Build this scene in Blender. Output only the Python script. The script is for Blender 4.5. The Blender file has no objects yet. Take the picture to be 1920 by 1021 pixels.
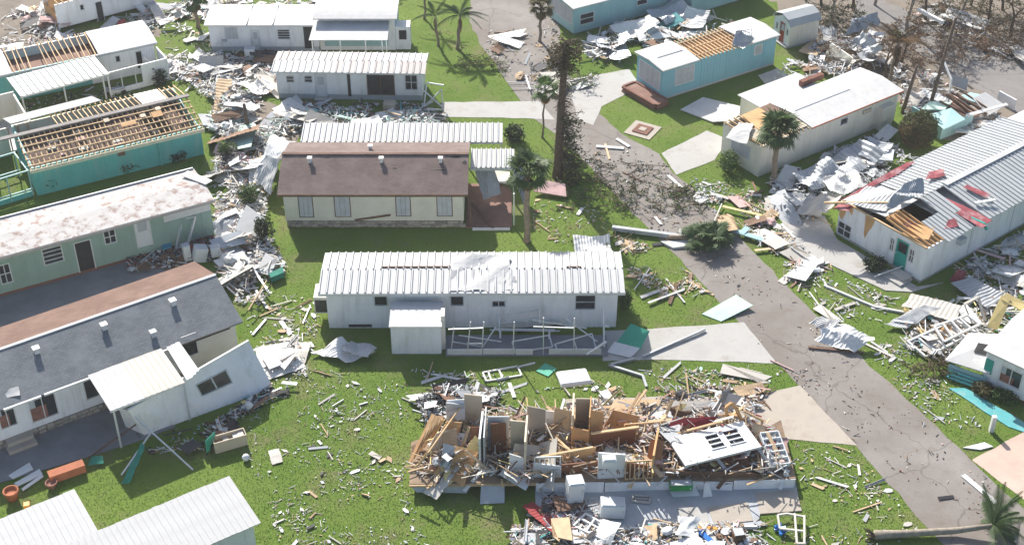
import bpy, math, random
import numpy as np
from mathutils import Vector, Matrix, Euler, noise as mnoise
random.seed(7)
R = random.Random(11)
SC = bpy.context.scene
COL = SC.collection
rad = math.radians

# ------------------------------------------------------------------ camera, sky, sun, exposure
F_PX, PITCH, CAM_H = 2700.0, rad(36), 54.0
cam = bpy.data.cameras.new('camera'); cam_o = bpy.data.objects.new('camera', cam); COL.objects.link(cam_o)
cam.sensor_width = 36; cam.lens = F_PX / 1920 * 36; cam.clip_start = 1; cam.clip_end = 2000
cam_o.location = (0, 0, CAM_H); cam_o.rotation_euler = (rad(90) - PITCH, 0, 0)
SC.camera = cam_o
SUN_EL, SUN_AZ = rad(35), rad(-21)          # the sun stands behind the scene, a little to the left
w = bpy.data.worlds.new('World'); SC.world = w; w.use_nodes = True
nt = w.node_tree; bg = nt.nodes['Background']
sky = nt.nodes.new('ShaderNodeTexSky'); sky.sky_type = 'NISHITA'; sky.sun_disc = False
sky.sun_elevation = SUN_EL; sky.sun_rotation = SUN_AZ; sky.air_density = 1.0; sky.dust_density = 2.0; sky.ozone_density = 1.0
nt.links.new(sky.outputs[0], bg.inputs[0]); bg.inputs[1].default_value = 0.105
sun = bpy.data.lights.new('sun', 'SUN'); sun_o = bpy.data.objects.new('sun', sun); COL.objects.link(sun_o)
sun.energy = 5.0; sun.angle = rad(0.6); sun.color = (1.0, 0.95, 0.87)
_d = Vector((math.sin(SUN_AZ) * math.cos(SUN_EL), math.cos(SUN_AZ) * math.cos(SUN_EL), math.sin(SUN_EL)))
sun_o.rotation_euler = (-_d).to_track_quat('-Z', 'Y').to_euler(); sun_o.location = (-20, 120, 60)
SC.view_settings.view_transform = 'Standard'; SC.view_settings.look = 'None'
SC.view_settings.gamma = 1; SC.view_settings.use_curve_mapping = False
SC.view_settings.exposure = 0.76
SC.render.engine = 'CYCLES'

# ------------------------------------------------------------------ helpers
def ray(px, py):
    u = (px - 960) / F_PX; v = (510.5 - py) / F_PX
    return Vector((u, math.cos(PITCH) + v * math.sin(PITCH), -math.sin(PITCH) + v * math.cos(PITCH)))
def g(px, py, z=0.0):
    d = ray(px, py); return Vector((0, 0, CAM_H)) + d * ((CAM_H - z) / -d.z)

def tag(o, label=None, cat=None, group=None, kind=None):
    if label: o['label'] = label
    if cat: o['category'] = cat
    if group: o['group'] = group
    if kind: o['kind'] = kind
    return o
def empty(name, loc, rz=0.0):
    o = bpy.data.objects.new(name, None); COL.objects.link(o); o.location = loc; o.rotation_euler = (0, 0, rz); o.empty_display_size = .3
    return o
def mesh_obj(name, me, mat=None, parent=None):
    o = bpy.data.objects.new(name, me); COL.objects.link(o)
    if parent is not None: o.parent = parent
    if mat is not None:
        if not me.materials: me.materials.append(mat)
        if me.materials[0] is not mat:
            o.material_slots[0].link = 'OBJECT'; o.material_slots[0].material = mat
    return o

class MB:
    def __init__(s): s.v = []; s.f = []; s.mi = []; s.m = 0
    def add(s, vs, fs):
        n = len(s.v); s.v += [tuple(p) for p in vs]
        for q in fs: s.f.append(tuple(n + i for i in q)); s.mi.append(s.m)
        return s
    def box(s, x0, x1, y0, y1, z0, z1, M=None):
        vs = [Vector(p) for p in ((x0,y0,z0),(x1,y0,z0),(x1,y1,z0),(x0,y1,z0),(x0,y0,z1),(x1,y0,z1),(x1,y1,z1),(x0,y1,z1))]
        if M is not None: vs = [M @ p for p in vs]
        return s.add(vs, ((0,3,2,1),(4,5,6,7),(0,1,5,4),(1,2,6,5),(2,3,7,6),(3,0,4,7)))
    def slab(s, pts, t):                      # top polygon + thickness downwards along its normal
        pts = [Vector(p) for p in pts]; n = len(pts)
        nm = (pts[1] - pts[0]).cross(pts[2] - pts[0]).normalized()
        if nm.z < 0: pts = pts[::-1]; nm = -nm
        vs = pts + [p - nm * t for p in pts]
        fs = [tuple(range(n)), tuple(range(2*n-1, n-1, -1))] + [(i, i+n, (i+1)%n+n, (i+1)%n) for i in range(n)]
        return s.add(vs, fs)
    def bar(s, a, b, w, h=None):              # square bar between two points
        a = Vector(a); b = Vector(b); h = h or w; d = (b - a)
        if d.length < 1e-5: return s
        d.normalize(); up = Vector((0,0,1)) if abs(d.z) < .95 else Vector((0,1,0))
        x = d.cross(up).normalized() * w/2; y = x.cross(d).normalized() * h/2
        vs = [a-x-y, a+x-y, a+x+y, a-x+y, b-x-y, b+x-y, b+x+y, b-x+y]
        return s.add(vs, ((0,1,2,3),(7,6,5,4),(0,4,5,1),(1,5,6,2),(2,6,7,3),(3,7,4,0)))
    def tube(s, pts, rr, n=8):
        pts = [Vector(p) for p in pts]; rings = []
        if not hasattr(rr, '__len__'): rr = [rr] * len(pts)
        for i, p in enumerate(pts):
            d = (pts[min(i+1, len(pts)-1)] - pts[max(i-1, 0)]).normalized()
            up = Vector((0,0,1)) if abs(d.z) < .9 else Vector((0,1,0))
            x = d.cross(up).normalized(); y = d.cross(x).normalized()
            rings.append([p + (x*math.cos(2*math.pi*k/n) + y*math.sin(2*math.pi*k/n)) * rr[i] for k in range(n)])
        vs = [q for r in rings for q in r]; fs = []
        for i in range(len(pts)-1):
            for k in range(n): fs.append((i*n+k, i*n+(k+1)%n, (i+1)*n+(k+1)%n, (i+1)*n+k))
        fs.append(tuple(range(n-1, -1, -1))); fs.append(tuple(range((len(pts)-1)*n, len(pts)*n)))
        return s.add(vs, fs)
    def lathe(s, prof, n=12, c=(0,0,0)):
        vs = [(c[0]+r*math.cos(2*math.pi*k/n), c[1]+r*math.sin(2*math.pi*k/n), c[2]+z) for r, z in prof for k in range(n)]
        fs = [(i*n+k, i*n+(k+1)%n, (i+1)*n+(k+1)%n, (i+1)*n+k) for i in range(len(prof)-1) for k in range(n)]
        fs.append(tuple(range(n-1,-1,-1))); fs.append(tuple(range((len(prof)-1)*n, len(prof)*n)))
        return s.add(vs, fs)
    def mesh(s, name):
        me = bpy.data.meshes.new(name); me.from_pydata(s.v, [], s.f)
        if max(s.mi, default=0) > 0: me.polygons.foreach_set('material_index', s.mi)
        me.update(); return me
    def build(s, name, mats, parent=None, smooth=False):
        me = s.mesh(name)
        for m in (mats if isinstance(mats, (list, tuple)) else [mats]): me.materials.append(m)
        if smooth: me.polygons.foreach_set('use_smooth', [True]*len(me.polygons))
        o = bpy.data.objects.new(name, me); COL.objects.link(o)
        if parent is not None: o.parent = parent
        return o

# ------------------------------------------------------------------ materials
def _nodes(name):
    m = bpy.data.materials.new(name); m.use_nodes = True; t = m.node_tree
    return m, t, t.nodes['Principled BSDF']
def N(t, kind, **kw):
    n = t.nodes.new(kind)
    for k, v in kw.items(): setattr(n, k, v)
    return n
def L(t, a, b): t.links.new(a, b)
def mixc(t, fac, a, b):
    n = N(t, 'ShaderNodeMix', data_type='RGBA')
    if isinstance(fac, (int, float)): n.inputs[0].default_value = fac
    else: L(t, fac, n.inputs[0])
    for i, c in ((6, a), (7, b)):
        if isinstance(c, (tuple, list)): n.inputs[i].default_value = (*c[:3], 1)
        else: L(t, c, n.inputs[i])
    return n.outputs[2]
def noise_fac(t, vec, scale, lo=.35, hi=.65, detail=4, rough=.6):
    n = N(t, 'ShaderNodeTexNoise'); n.inputs['Scale'].default_value = scale; n.inputs['Detail'].default_value = detail; n.inputs['Roughness'].default_value = rough
    L(t, vec, n.inputs['Vector']); r = N(t, 'ShaderNodeMapRange'); r.inputs[1].default_value = lo; r.inputs[2].default_value = hi
    L(t, n.outputs[0], r.inputs[0]); return r.outputs[0], n.outputs[0]
def coords(t, world=False):
    if world: return N(t, 'ShaderNodeNewGeometry').outputs['Position']
    return N(t, 'ShaderNodeTexCoord').outputs['Object']
def sc(c, k): return tuple(min(1, x*k) for x in c)
def mat(name, c, rough=.65, var=.14, scale=1.3, dirt=None, dirt_amt=.5, dirt_scale=.9, bump=0, bscale=30, metal=0, rib=None, objvar=0, world=False, spec=.3, lo=.5, hi=.7):
    m, t, b = _nodes(name); v = coords(t, world)
    f, raw = noise_fac(t, v, scale)
    col = mixc(t, f, sc(c, 1-var), sc(c, 1+var*.6))
    if dirt:
        v2 = v
        if rib and rib[0] == 'v':                # rain streaks run down the wall
            mp = N(t, 'ShaderNodeMapping'); mp.inputs['Scale'].default_value = (2.2, 2.2, .35); L(t, v, mp.inputs[0]); v2 = mp.outputs[0]
        f2, _ = noise_fac(t, v2, dirt_scale, lo, hi, 6, .7)
        mu = N(t, 'ShaderNodeMath', operation='MULTIPLY'); L(t, f2, mu.inputs[0]); mu.inputs[1].default_value = dirt_amt
        col = mixc(t, mu.outputs[0], col, dirt)
    if objvar:
        oi = N(t, 'ShaderNodeObjectInfo'); hs = N(t, 'ShaderNodeHueSaturation'); mr = N(t, 'ShaderNodeMapRange')
        mr.inputs[3].default_value = 1-objvar; mr.inputs[4].default_value = 1+objvar*.5; L(t, oi.outputs['Random'], mr.inputs[0]); L(t, mr.outputs[0], hs.inputs['Value'])
        L(t, col, hs.inputs['Color']); col = hs.outputs[0]
    L(t, col, b.inputs['Base Color']); b.inputs['Roughness'].default_value = rough; b.inputs['Metallic'].default_value = metal
    b.inputs['Specular IOR Level'].default_value = spec
    if bump or rib:
        bp = N(t, 'ShaderNodeBump'); bp.inputs['Strength'].default_value = bump or .5
        if rib:                               # fine ribs of siding, along x+y of the thing
            sx = N(t, 'ShaderNodeSeparateXYZ'); L(t, v, sx.inputs[0]); ad = N(t, 'ShaderNodeMath', operation='ADD')
            if rib[0] == 'h': L(t, sx.outputs[2], ad.inputs[0])
            else: L(t, sx.outputs[0], ad.inputs[0]); L(t, sx.outputs[1], ad.inputs[1])
            cx = N(t, 'ShaderNodeCombineXYZ'); L(t, ad.outputs[0], cx.inputs[0])
            wv = N(t, 'ShaderNodeTexWave'); wv.inputs['Scale'].default_value = .314 / rib[1]; wv.wave_profile = 'SAW' if rib[0] == 'h' else 'SIN'
            L(t, cx.outputs[0], wv.inputs[0]); L(t, wv.outputs['Fac'], bp.inputs['Height']); bp.inputs['Distance'].default_value = rib[2]
        else:
            _, r2 = noise_fac(t, v, bscale); L(t, r2, bp.inputs['Height']); bp.inputs['Distance'].default_value = .03
        L(t, bp.outputs[0], b.inputs['Normal'])
    return m

def shingle(name, c, c2, dirt):
    m, t, b = _nodes(name); v = coords(t)
    mp = N(t, 'ShaderNodeMapping'); L(t, v, mp.inputs[0]); mp.inputs['Scale'].default_value = (1, 1, 1)
    br = N(t, 'ShaderNodeTexBrick'); L(t, mp.outputs[0], br.inputs[0]); br.inputs['Scale'].default_value = 1
    br.inputs['Brick Width'].default_value = .3; br.inputs['Row Height'].default_value = .14; br.inputs['Mortar Size'].default_value = .008
    br.inputs['Color1'].default_value = (*c, 1); br.inputs['Color2'].default_value = (*c2, 1); br.inputs['Mortar'].default_value = (*sc(c, .55), 1)
    f, raw = noise_fac(t, v, .8, .4, .75); col = mixc(t, f, br.outputs[0], dirt)
    f3, _ = noise_fac(t, v, 9, .3, .7); mu = N(t, 'ShaderNodeMath', operation='MULTIPLY'); L(t, f3, mu.inputs[0]); mu.inputs[1].default_value = .35
    col = mixc(t, mu.outputs[0], col, sc(c, .7))
    L(t, col, b.inputs['Base Color']); b.inputs['Roughness'].default_value = .95; b.inputs['Specular IOR Level'].default_value = .15
    bp = N(t, 'ShaderNodeBump'); bp.inputs['Strength'].default_value = .6; bp.inputs['Distance'].default_value = .02
    _, r2 = noise_fac(t, v, 25); L(t, r2, bp.inputs['Height']); L(t, bp.outputs[0], b.inputs['Normal'])
    return m

M = {}
WHITE = (.66, .66, .65)
M['white_siding'] = mat('white siding', (.8,.8,.81), .55, .06, .6, dirt=(.5,.5,.47), dirt_amt=.55, dirt_scale=.8, rib=('v', .2, .012))
M['cream_siding'] = mat('cream siding', (.66,.64,.55), .6, .06, .6, dirt=(.42,.4,.33), dirt_amt=.3, rib=('h', .16, .012))
M['beige_siding'] = mat('beige siding', (.72,.69,.6), .6, .06, .6, dirt=(.48,.45,.38), dirt_amt=.35, rib=('v', .25, .012))
M['green_siding'] = mat('pale green siding', (.27,.385,.33), .6, .08, .6, dirt=(.2,.26,.22), dirt_amt=.4, rib=('v', .2, .01))
M['teal_siding'] = mat('teal siding', (.12,.43,.43), .55, .08, .6, dirt=(.27,.42,.4), dirt_amt=.6, rib=('v', .3, .01))
M['pale_teal'] = mat('pale teal siding', (.33,.52,.53), .6, .08, .6, dirt=(.3,.42,.42), dirt_amt=.4, rib=('v', .25, .01))
M['blue_siding'] = mat('blue siding', (.22,.46,.55), .55, .06, .6, dirt=(.3,.45,.5), dirt_amt=.35, rib=('v', .3, .01))
M['white_paint'] = mat('white paint', WHITE, .5, .08, 2, dirt=(.5,.48,.43), dirt_amt=.3)
M['white_roof'] = mat('white metal roof', (.5,.505,.51), .6, .08, .8, dirt=(.4,.4,.385), dirt_amt=.5, dirt_scale=.6, objvar=.07)
M['grey_roof'] = mat('weathered metal roof', (.42,.44,.45), .5, .1, .8, dirt=(.3,.31,.3), dirt_amt=.5, dirt_scale=.8, objvar=.08)
M['white_coat'] = mat('white roof coating', (.53,.53,.525), .75, .08, 1.5, dirt=(.55,.52,.47), dirt_amt=.35, bump=.5, bscale=5)
M['rust_roof'] = mat('stained white roof panel', (.4,.37,.36), .6, .12, 1.2, dirt=(.4,.33,.3), dirt_amt=.5)
M['blotch_roof'] = mat('peeled roof coating', (.5,.485,.47), .85, .1, 1.5, dirt=(.25,.16,.13), dirt_amt=.8, dirt_scale=1.6, bump=.5, bscale=8, lo=.5, hi=.62)
M['brown_shingle'] = shingle('brown shingles', (.175,.135,.122), (.215,.165,.15), (.255,.205,.19))
M['red_shingle'] = shingle('reddish brown shingles', (.16,.105,.085), (.2,.13,.105), (.24,.16,.13))
M['grey_shingle'] = shingle('grey shingles', (.16,.175,.19), (.21,.225,.24), (.25,.265,.28))
M['concrete'] = mat('pale concrete', (.43,.42,.4), .9, .12, .5, dirt=(.25,.225,.19), dirt_amt=.7, dirt_scale=.5, bump=.2, world=True)
M['concrete_blue'] = mat('painted grey concrete', (.40,.42,.44), .75, .1, .6, dirt=(.26,.27,.28), dirt_amt=.6, dirt_scale=.5, world=True)
M['dark_slab'] = mat('dark painted slab', (.2,.205,.22), .8, .15, .5, dirt=(.3,.3,.3), dirt_amt=.4, dirt_scale=.4, world=True)
M['concrete_tan'] = mat('tan concrete', (.42,.375,.32), .9, .1, .5, dirt=(.24,.2,.16), dirt_amt=.7, dirt_scale=.5, world=True)
M['pink_drive'] = mat('pinkish concrete', (.55,.41,.34), .9, .1, .5, dirt=(.4,.3,.25), dirt_amt=.5, world=True)
M['teal_paint'] = mat('teal painted concrete', (.10,.38,.40), .7, .1, 1, dirt=(.3,.4,.38), dirt_amt=.7, dirt_scale=1.5, world=True)
M['dirt'] = mat('sandy dirt', (.235,.2,.165), 1, .25, .5, dirt=(.16,.135,.1), dirt_amt=.7, dirt_scale=.5, bump=.6, bscale=6, world=True)
M['stone'] = mat('rubble stone', (.38,.35,.3), .9, .25, 3, bump=.5, bscale=8, objvar=.35)
M['brick'] = mat('red brick', (.24,.115,.085), .9, .15, 3, objvar=.25)
M['brick_floor'] = mat('brown floor', (.22,.12,.09), .8, .15, 1, dirt=(.3,.22,.18), dirt_amt=.5)
M['wood'] = mat('raw lumber', (.6,.42,.24), .8, .18, 3, objvar=.25)
M['wood_pale'] = mat('pale lumber', (.72,.62,.48), .8, .12, 3, objvar=.2)
M['plywood'] = mat('plywood', (.56,.33,.15), .75, .15, 1.2, dirt=(.35,.2,.1), dirt_amt=.4)
M['panelling'] = mat('brown wall panelling', (.2,.085,.045), .5, .15, 1.5, rib=('v', .2, .006))
M['brown_wood'] = mat('dark brown wood', (.15,.085,.055), .7, .2, 2, objvar=.2)
M['beige_board'] = mat('beige wallboard', (.5,.43,.33), .7, .08, 1)
M['grey_board'] = mat('grey wallboard', (.46,.48,.5), .7, .08, 1)
M['glass'] = mat('dark window glass', (.035,.04,.045), .12, .3, 1.5, spec=.5)
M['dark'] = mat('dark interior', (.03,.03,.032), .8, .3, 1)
M['alu'] = mat('dull aluminium', (.62,.64,.66), .4, .1, 2, metal=.35)
M['shutter'] = mat('grey shutter boards', (.45,.47,.5), .7, .1, 2, dirt=(.35,.36,.36), dirt_amt=.4)
M['curtain'] = mat('rust curtain', (.25,.12,.09), .9, .2, 3)
M['door_white'] = mat('white door', (.66,.68,.69), .5, .04, 1)
M['teal_door'] = mat('teal green door', (.03,.33,.27), .5, .06, 1)
M['red_door'] = mat('red door', (.33,.05,.04), .5, .06, 1)
M['dark_red'] = mat('dark red fabric', (.22,.025,.035), .9, .2, 2)
M['red_membrane'] = mat('torn red membrane', (.3,.07,.085), .85, .3, 2.5, dirt=(.5,.36,.36), dirt_amt=.75)
M['green_metal'] = mat('green panel', (.06,.36,.24), .5, .1, 1)
M['green_cloth'] = mat('dark green tarp', (.03,.2,.15), .85, .2, 2)
M['green_box'] = mat('green plastic', (.02,.26,.07), .4, .1, 2)
M['blue_plastic'] = mat('blue plastic', (.03,.17,.5), .4, .1, 2)
M['blue_chair'] = mat('blue fabric', (.05,.25,.38), .7, .1, 2)
M['black'] = mat('black plastic', (.02,.02,.022), .5, .2, 2)
M['terracotta'] = mat('terracotta', (.4,.14,.07), .8, .12, 2)
M['orange'] = mat('orange plastic', (.75,.3,.03), .5, .1, 2)
M['bark'] = mat('bark', (.13,.09,.065), .95, .3, 4, bump=.8, bscale=12)
M['palm_bark'] = mat('palm bark', (.26,.2,.15), .95, .25, 4, bump=.8, bscale=10)
M['grey_bark'] = mat('pale bark', (.3,.26,.21), .95, .25, 4, bump=.6, bscale=12)
M['pole_wood'] = mat('weathered pole', (.14,.1,.075), .9, .2, 3)
def leafmat(name, c, c2):
    m, t, b = _nodes(name); v = coords(t, True); f, _ = noise_fac(t, v, 2.2, .3, .7); col = mixc(t, f, c, c2)
    L(t, col, b.inputs['Base Color']); b.inputs['Roughness'].default_value = .6; b.inputs['Specular IOR Level'].default_value = .25
    tr = N(t, 'ShaderNodeBsdfTranslucent'); L(t, col, tr.inputs[0]); mx = N(t, 'ShaderNodeMixShader'); mx.inputs[0].default_value = .3
    L(t, b.outputs[0], mx.inputs[1]); L(t, tr.outputs[0], mx.inputs[2]); L(t, mx.outputs[0], t.nodes['Material Output'].inputs[0]); return m
M['leaf_palm'] = leafmat('palm leaf', (.045,.085,.03), (.09,.14,.05))
M['leaf_green'] = leafmat('green leaf', (.05,.10,.025), (.10,.16,.045))
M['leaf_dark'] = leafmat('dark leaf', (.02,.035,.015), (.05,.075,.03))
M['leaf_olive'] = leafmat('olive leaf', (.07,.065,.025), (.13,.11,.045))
M['leaf_brown'] = leafmat('browned leaf', (.12,.07,.035), (.19,.12,.06))
M['grass_blade'] = leafmat('grass blade', (.095,.178,.028), (.14,.22,.045))
# debris colours
D = {}
D['white'] = mat('debris white', (.66,.66,.65), .6, .08, 2, dirt=(.5,.47,.42), dirt_amt=.4, objvar=.18)
D['offwhite'] = mat('debris off white', (.54,.51,.46), .7, .1, 2, dirt=(.4,.36,.3), dirt_amt=.5, objvar=.2)
D['grey'] = mat('debris grey', (.42,.44,.46), .5, .1, 2, dirt=(.25,.25,.25), dirt_amt=.4, objvar=.25)
D['silver'] = mat('debris silver', (.45,.475,.5), .45, .1, 2, dirt=(.35,.36,.37), dirt_amt=.4, metal=.3, objvar=.15)
D['tan'] = mat('debris tan', (.55,.4,.25), .8, .15, 2, objvar=.25)
D['brown'] = mat('debris brown', (.22,.13,.085), .8, .2, 2, objvar=.3)
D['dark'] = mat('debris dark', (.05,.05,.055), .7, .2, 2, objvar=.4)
D['mint'] = mat('debris pale green', (.45,.62,.54), .6, .1, 2, objvar=.2)
D['pink'] = mat('debris pink', (.62,.42,.4), .9, .15, 2, objvar=.2)
D['teal'] = mat('debris teal', (.12,.42,.42), .6, .15, 2, objvar=.2)
D['red'] = mat('debris red', (.32,.05,.05), .7, .15, 2, objvar=.25)
D['yellow'] = mat('debris yellow', (.68,.55,.25), .8, .15, 2, objvar=.2)

# asphalt and lawn
def asphalt(name, c, worn):
    m, t, b = _nodes(name); v = coords(t, True)
    f, _ = noise_fac(t, v, .22, .35, .68, 5); col = mixc(t, f, c, worn)
    f2, _ = noise_fac(t, v, 1.1, .52, .72, 8, .75); mu = N(t, 'ShaderNodeMath', operation='MULTIPLY'); L(t, f2, mu.inputs[0]); mu.inputs[1].default_value = .55
    col = mixc(t, mu.outputs[0], col, (.16,.12,.09))
    f3, r3 = noise_fac(t, v, 14, .3, .7, 3); mu2 = N(t, 'ShaderNodeMath', operation='MULTIPLY'); L(t, f3, mu2.inputs[0]); mu2.inputs[1].default_value = .3
    col = mixc(t, mu2.outputs[0], col, sc(c, .55))
    vo = N(t, 'ShaderNodeTexVoronoi', feature='DISTANCE_TO_EDGE'); vo.inputs['Scale'].default_value = .16
    nz = N(t, 'ShaderNodeTexNoise'); nz.inputs['Scale'].default_value = .9; L(t, v, nz.inputs[0])
    va = N(t, 'ShaderNodeVectorMath', operation='ADD'); L(t, v, va.inputs[0]); L(t, nz.outputs['Color'], va.inputs[1]); L(t, va.outputs[0], vo.inputs[0])
    mr = N(t, 'ShaderNodeMapRange'); mr.inputs[1].default_value = .002; mr.inputs[2].default_value = .009; mr.inputs[3].default_value = .38; mr.inputs[4].default_value = 0
    L(t, vo.outputs['Distance'], mr.inputs[0]); col = mixc(t, mr.outputs[0], col, (.06,.055,.05))
    L(t, col, b.inputs['Base Color']); b.inputs['Roughness'].default_value = .9; b.inputs['Specular IOR Level'].default_value = .2
    bp = N(t, 'ShaderNodeBump'); bp.inputs['Strength'].default_value = .3; bp.inputs['Distance'].default_value = .02; L(t, r3, bp.inputs['Height']); L(t, bp.outputs[0], b.inputs['Normal'])
    return m
M['asphalt'] = asphalt('worn asphalt', (.215,.19,.17), (.3,.28,.262))
M['asphalt_dark'] = asphalt('brown dusted asphalt', (.215,.205,.198), (.265,.248,.235))
def lawn():
    m, t, b = _nodes('lawn'); v = coords(t, True)
    f, _ = noise_fac(t, v, .12, .35, .65, 5); col = mixc(t, f, (.098,.17,.026), (.148,.212,.042))
    f1, _ = noise_fac(t, v, .7, .45, .75, 6, .7); mu = N(t, 'ShaderNodeMath', operation='MULTIPLY'); L(t, f1, mu.inputs[0]); mu.inputs[1].default_value = .6
    col = mixc(t, mu.outputs[0], col, (.17,.205,.06))
    f2, r2 = noise_fac(t, v, 7, .3, .75, 4, .7); mu = N(t, 'ShaderNodeMath', operation='MULTIPLY'); L(t, f2, mu.inputs[0]); mu.inputs[1].default_value = .35
    col = mixc(t, mu.outputs[0], col, (.08,.13,.028))
    f4, _ = noise_fac(t, v, .3, .52, .72, 7, .74); mu = N(t, 'ShaderNodeMath', operation='MULTIPLY'); L(t, f4, mu.inputs[0]); mu.inputs[1].default_value = .8
    col = mixc(t, mu.outputs[0], col, (.2,.16,.1))
    L(t, col, b.inputs['Base Color']); b.inputs['Roughness'].default_value = .95; b.inputs['Specular IOR Level'].default_value = .1
    bp = N(t, 'ShaderNodeBump'); bp.inputs['Strength'].default_value = .8; bp.inputs['Distance'].default_value = .08; L(t, r2, bp.inputs['Height']); L(t, bp.outputs[0], b.inputs['Normal'])
    return m
M['lawn'] = lawn()

# ------------------------------------------------------------------ ground, roads, slabs
mb = MB(); mb.add([(-400,-150,0),(400,-150,0),(400,600,0),(-400,600,0)], [(0,1,2,3)])
tag(mb.build('ground', M['lawn']), kind='structure')
PAVED = []
def edgy(pts, jit, step=.8):
    out = []
    for i in range(len(pts)):
        a, b = pts[i], pts[(i+1) % len(pts)]; n = max(1, int((b-a).length / step)) if jit else 1
        for k in range(n):
            p = a.lerp(b, k/n)
            if k: p = p + Vector((R.uniform(-jit, jit), R.uniform(-jit, jit), 0))
            out.append(p)
    return out
def sheet(name, px, z, m, jit=0.0, paved=True, thick=0):
    pts = edgy([g(x, y, 0) for x, y in px], jit); c = sum(pts, Vector()) / len(pts)
    if paved: PAVED.append(np.array([(p.x, p.y) for p in pts]))
    mb = MB()
    mb.slab([Vector((p.x-c.x, p.y-c.y, z)) for p in pts], max(thick, z))
    o = mb.build(name, m); o.location = (c.x, c.y, 0); tag(o, kind='structure'); return o
sheet('sandy_ground', [(1380,-60),(1480,40),(1560,120),(1640,150),(1700,215),(1760,260),(1850,300),(1990,370),(2200,300),(2200,-60)], .008, M['dirt'], .5)
sheet('rubble_ground', [(-60,-30),(120,-30),(100,70),(150,60),(290,50),(300,70),(180,70),(0,130),(-60,140)], .008, M['dirt'], .4)
sheet('alley_ground', [(395,200),(470,180),(525,200),(840,212),(830,240),(560,258),(520,300),(500,262),(430,270)], .008, M['dirt'], .5)
sheet('alley_ground', [(405,400),(440,380),(490,400),(480,470),(470,545),(440,560),(400,470)], .008, M['dirt'], .4)
sheet('main_road', [(985,210),(1060,150),(1130,155),(1112,205),(1165,250),(1235,288),(1262,325),(1312,365),(1368,425),(1408,468),(1475,535),(1560,618),(1650,702),(1735,780),(1820,862),(1925,958),(2010,1040),(1800,1060),(1700,945),(1605,835),(1500,725),(1455,680),(1390,610),(1335,550),(1262,474),(1185,400),(1120,330),(1085,290),(1040,250)], .012, M['asphalt'], .10)
sheet('upper_road', [(885,-40),(1050,-40),(1050,90),(1075,160),(1050,215),(985,205),(955,160),(930,120),(905,90),(880,40)], .016, M['asphalt'], .12)
sheet('side_road', [(1610,-20),(1700,20),(1790,62),(1925,128),(2100,215),(2100,300),(1925,222),(1800,150),(1700,85),(1600,30)], .016, M['asphalt_dark'], .25)
sheet('driveway', [(828,192),(1012,190),(1040,225),(985,222),(832,220)], .020, M['concrete'], .05)
sheet('driveway', [(1060,150),(1180,130),(1200,160),(1168,180),(1128,200),(1112,235),(1085,225)], .020, M['concrete'], .06)
sheet('driveway', [(1240,288),(1325,245),(1365,262),(1340,300),(1268,328)], .020, M['concrete'], .05)
sheet('driveway', [(1130,620),(1215,617),(1395,604),(1457,681),(1240,674),(1130,676)], .020, M['concrete'], .04)
sheet('driveway', [(1060,748),(1300,742),(1390,748),(1500,722),(1607,835),(1470,822),(1420,870),(1060,870)], .020, M['concrete_tan'], .04)
sheet('driveway', [(1822,862),(1925,806),(2010,870),(2010,1000),(1925,940)], .020, M['pink_drive'], .05)
sheet('patio', [(1003,900),(1490,897),(1502,958),(1425,964),(1420,992),(1005,992)], .06, M['concrete_blue'], 0)
sheet('patio', [(1415,925),(1492,918),(1503,958),(1425,964)], .075, M['concrete_tan'], 0)
sheet('carport_slab', [(-80,555),(150,505),(240,480),(420,440),(430,470),(380,490),(250,545),(0,640),(-80,660)], .05, M['dark_slab'], 0)
sheet('carport_slab', [(-40,850),(160,780),(230,760),(330,800),(250,830),(120,870),(0,905),(-40,920)], .05, M['dark_slab'], 0)
sheet('walkway', [(1466,400),(1545,405),(1570,450),(1720,538),(1770,530),(1710,548),(1660,545),(1560,498),(1468,452)], .05, M['concrete'], 0)
sheet('teal_path', [(1778,728),(1812,728),(1925,795),(1925,812),(1890,800)], .05, M['teal_paint'], .05)

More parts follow.
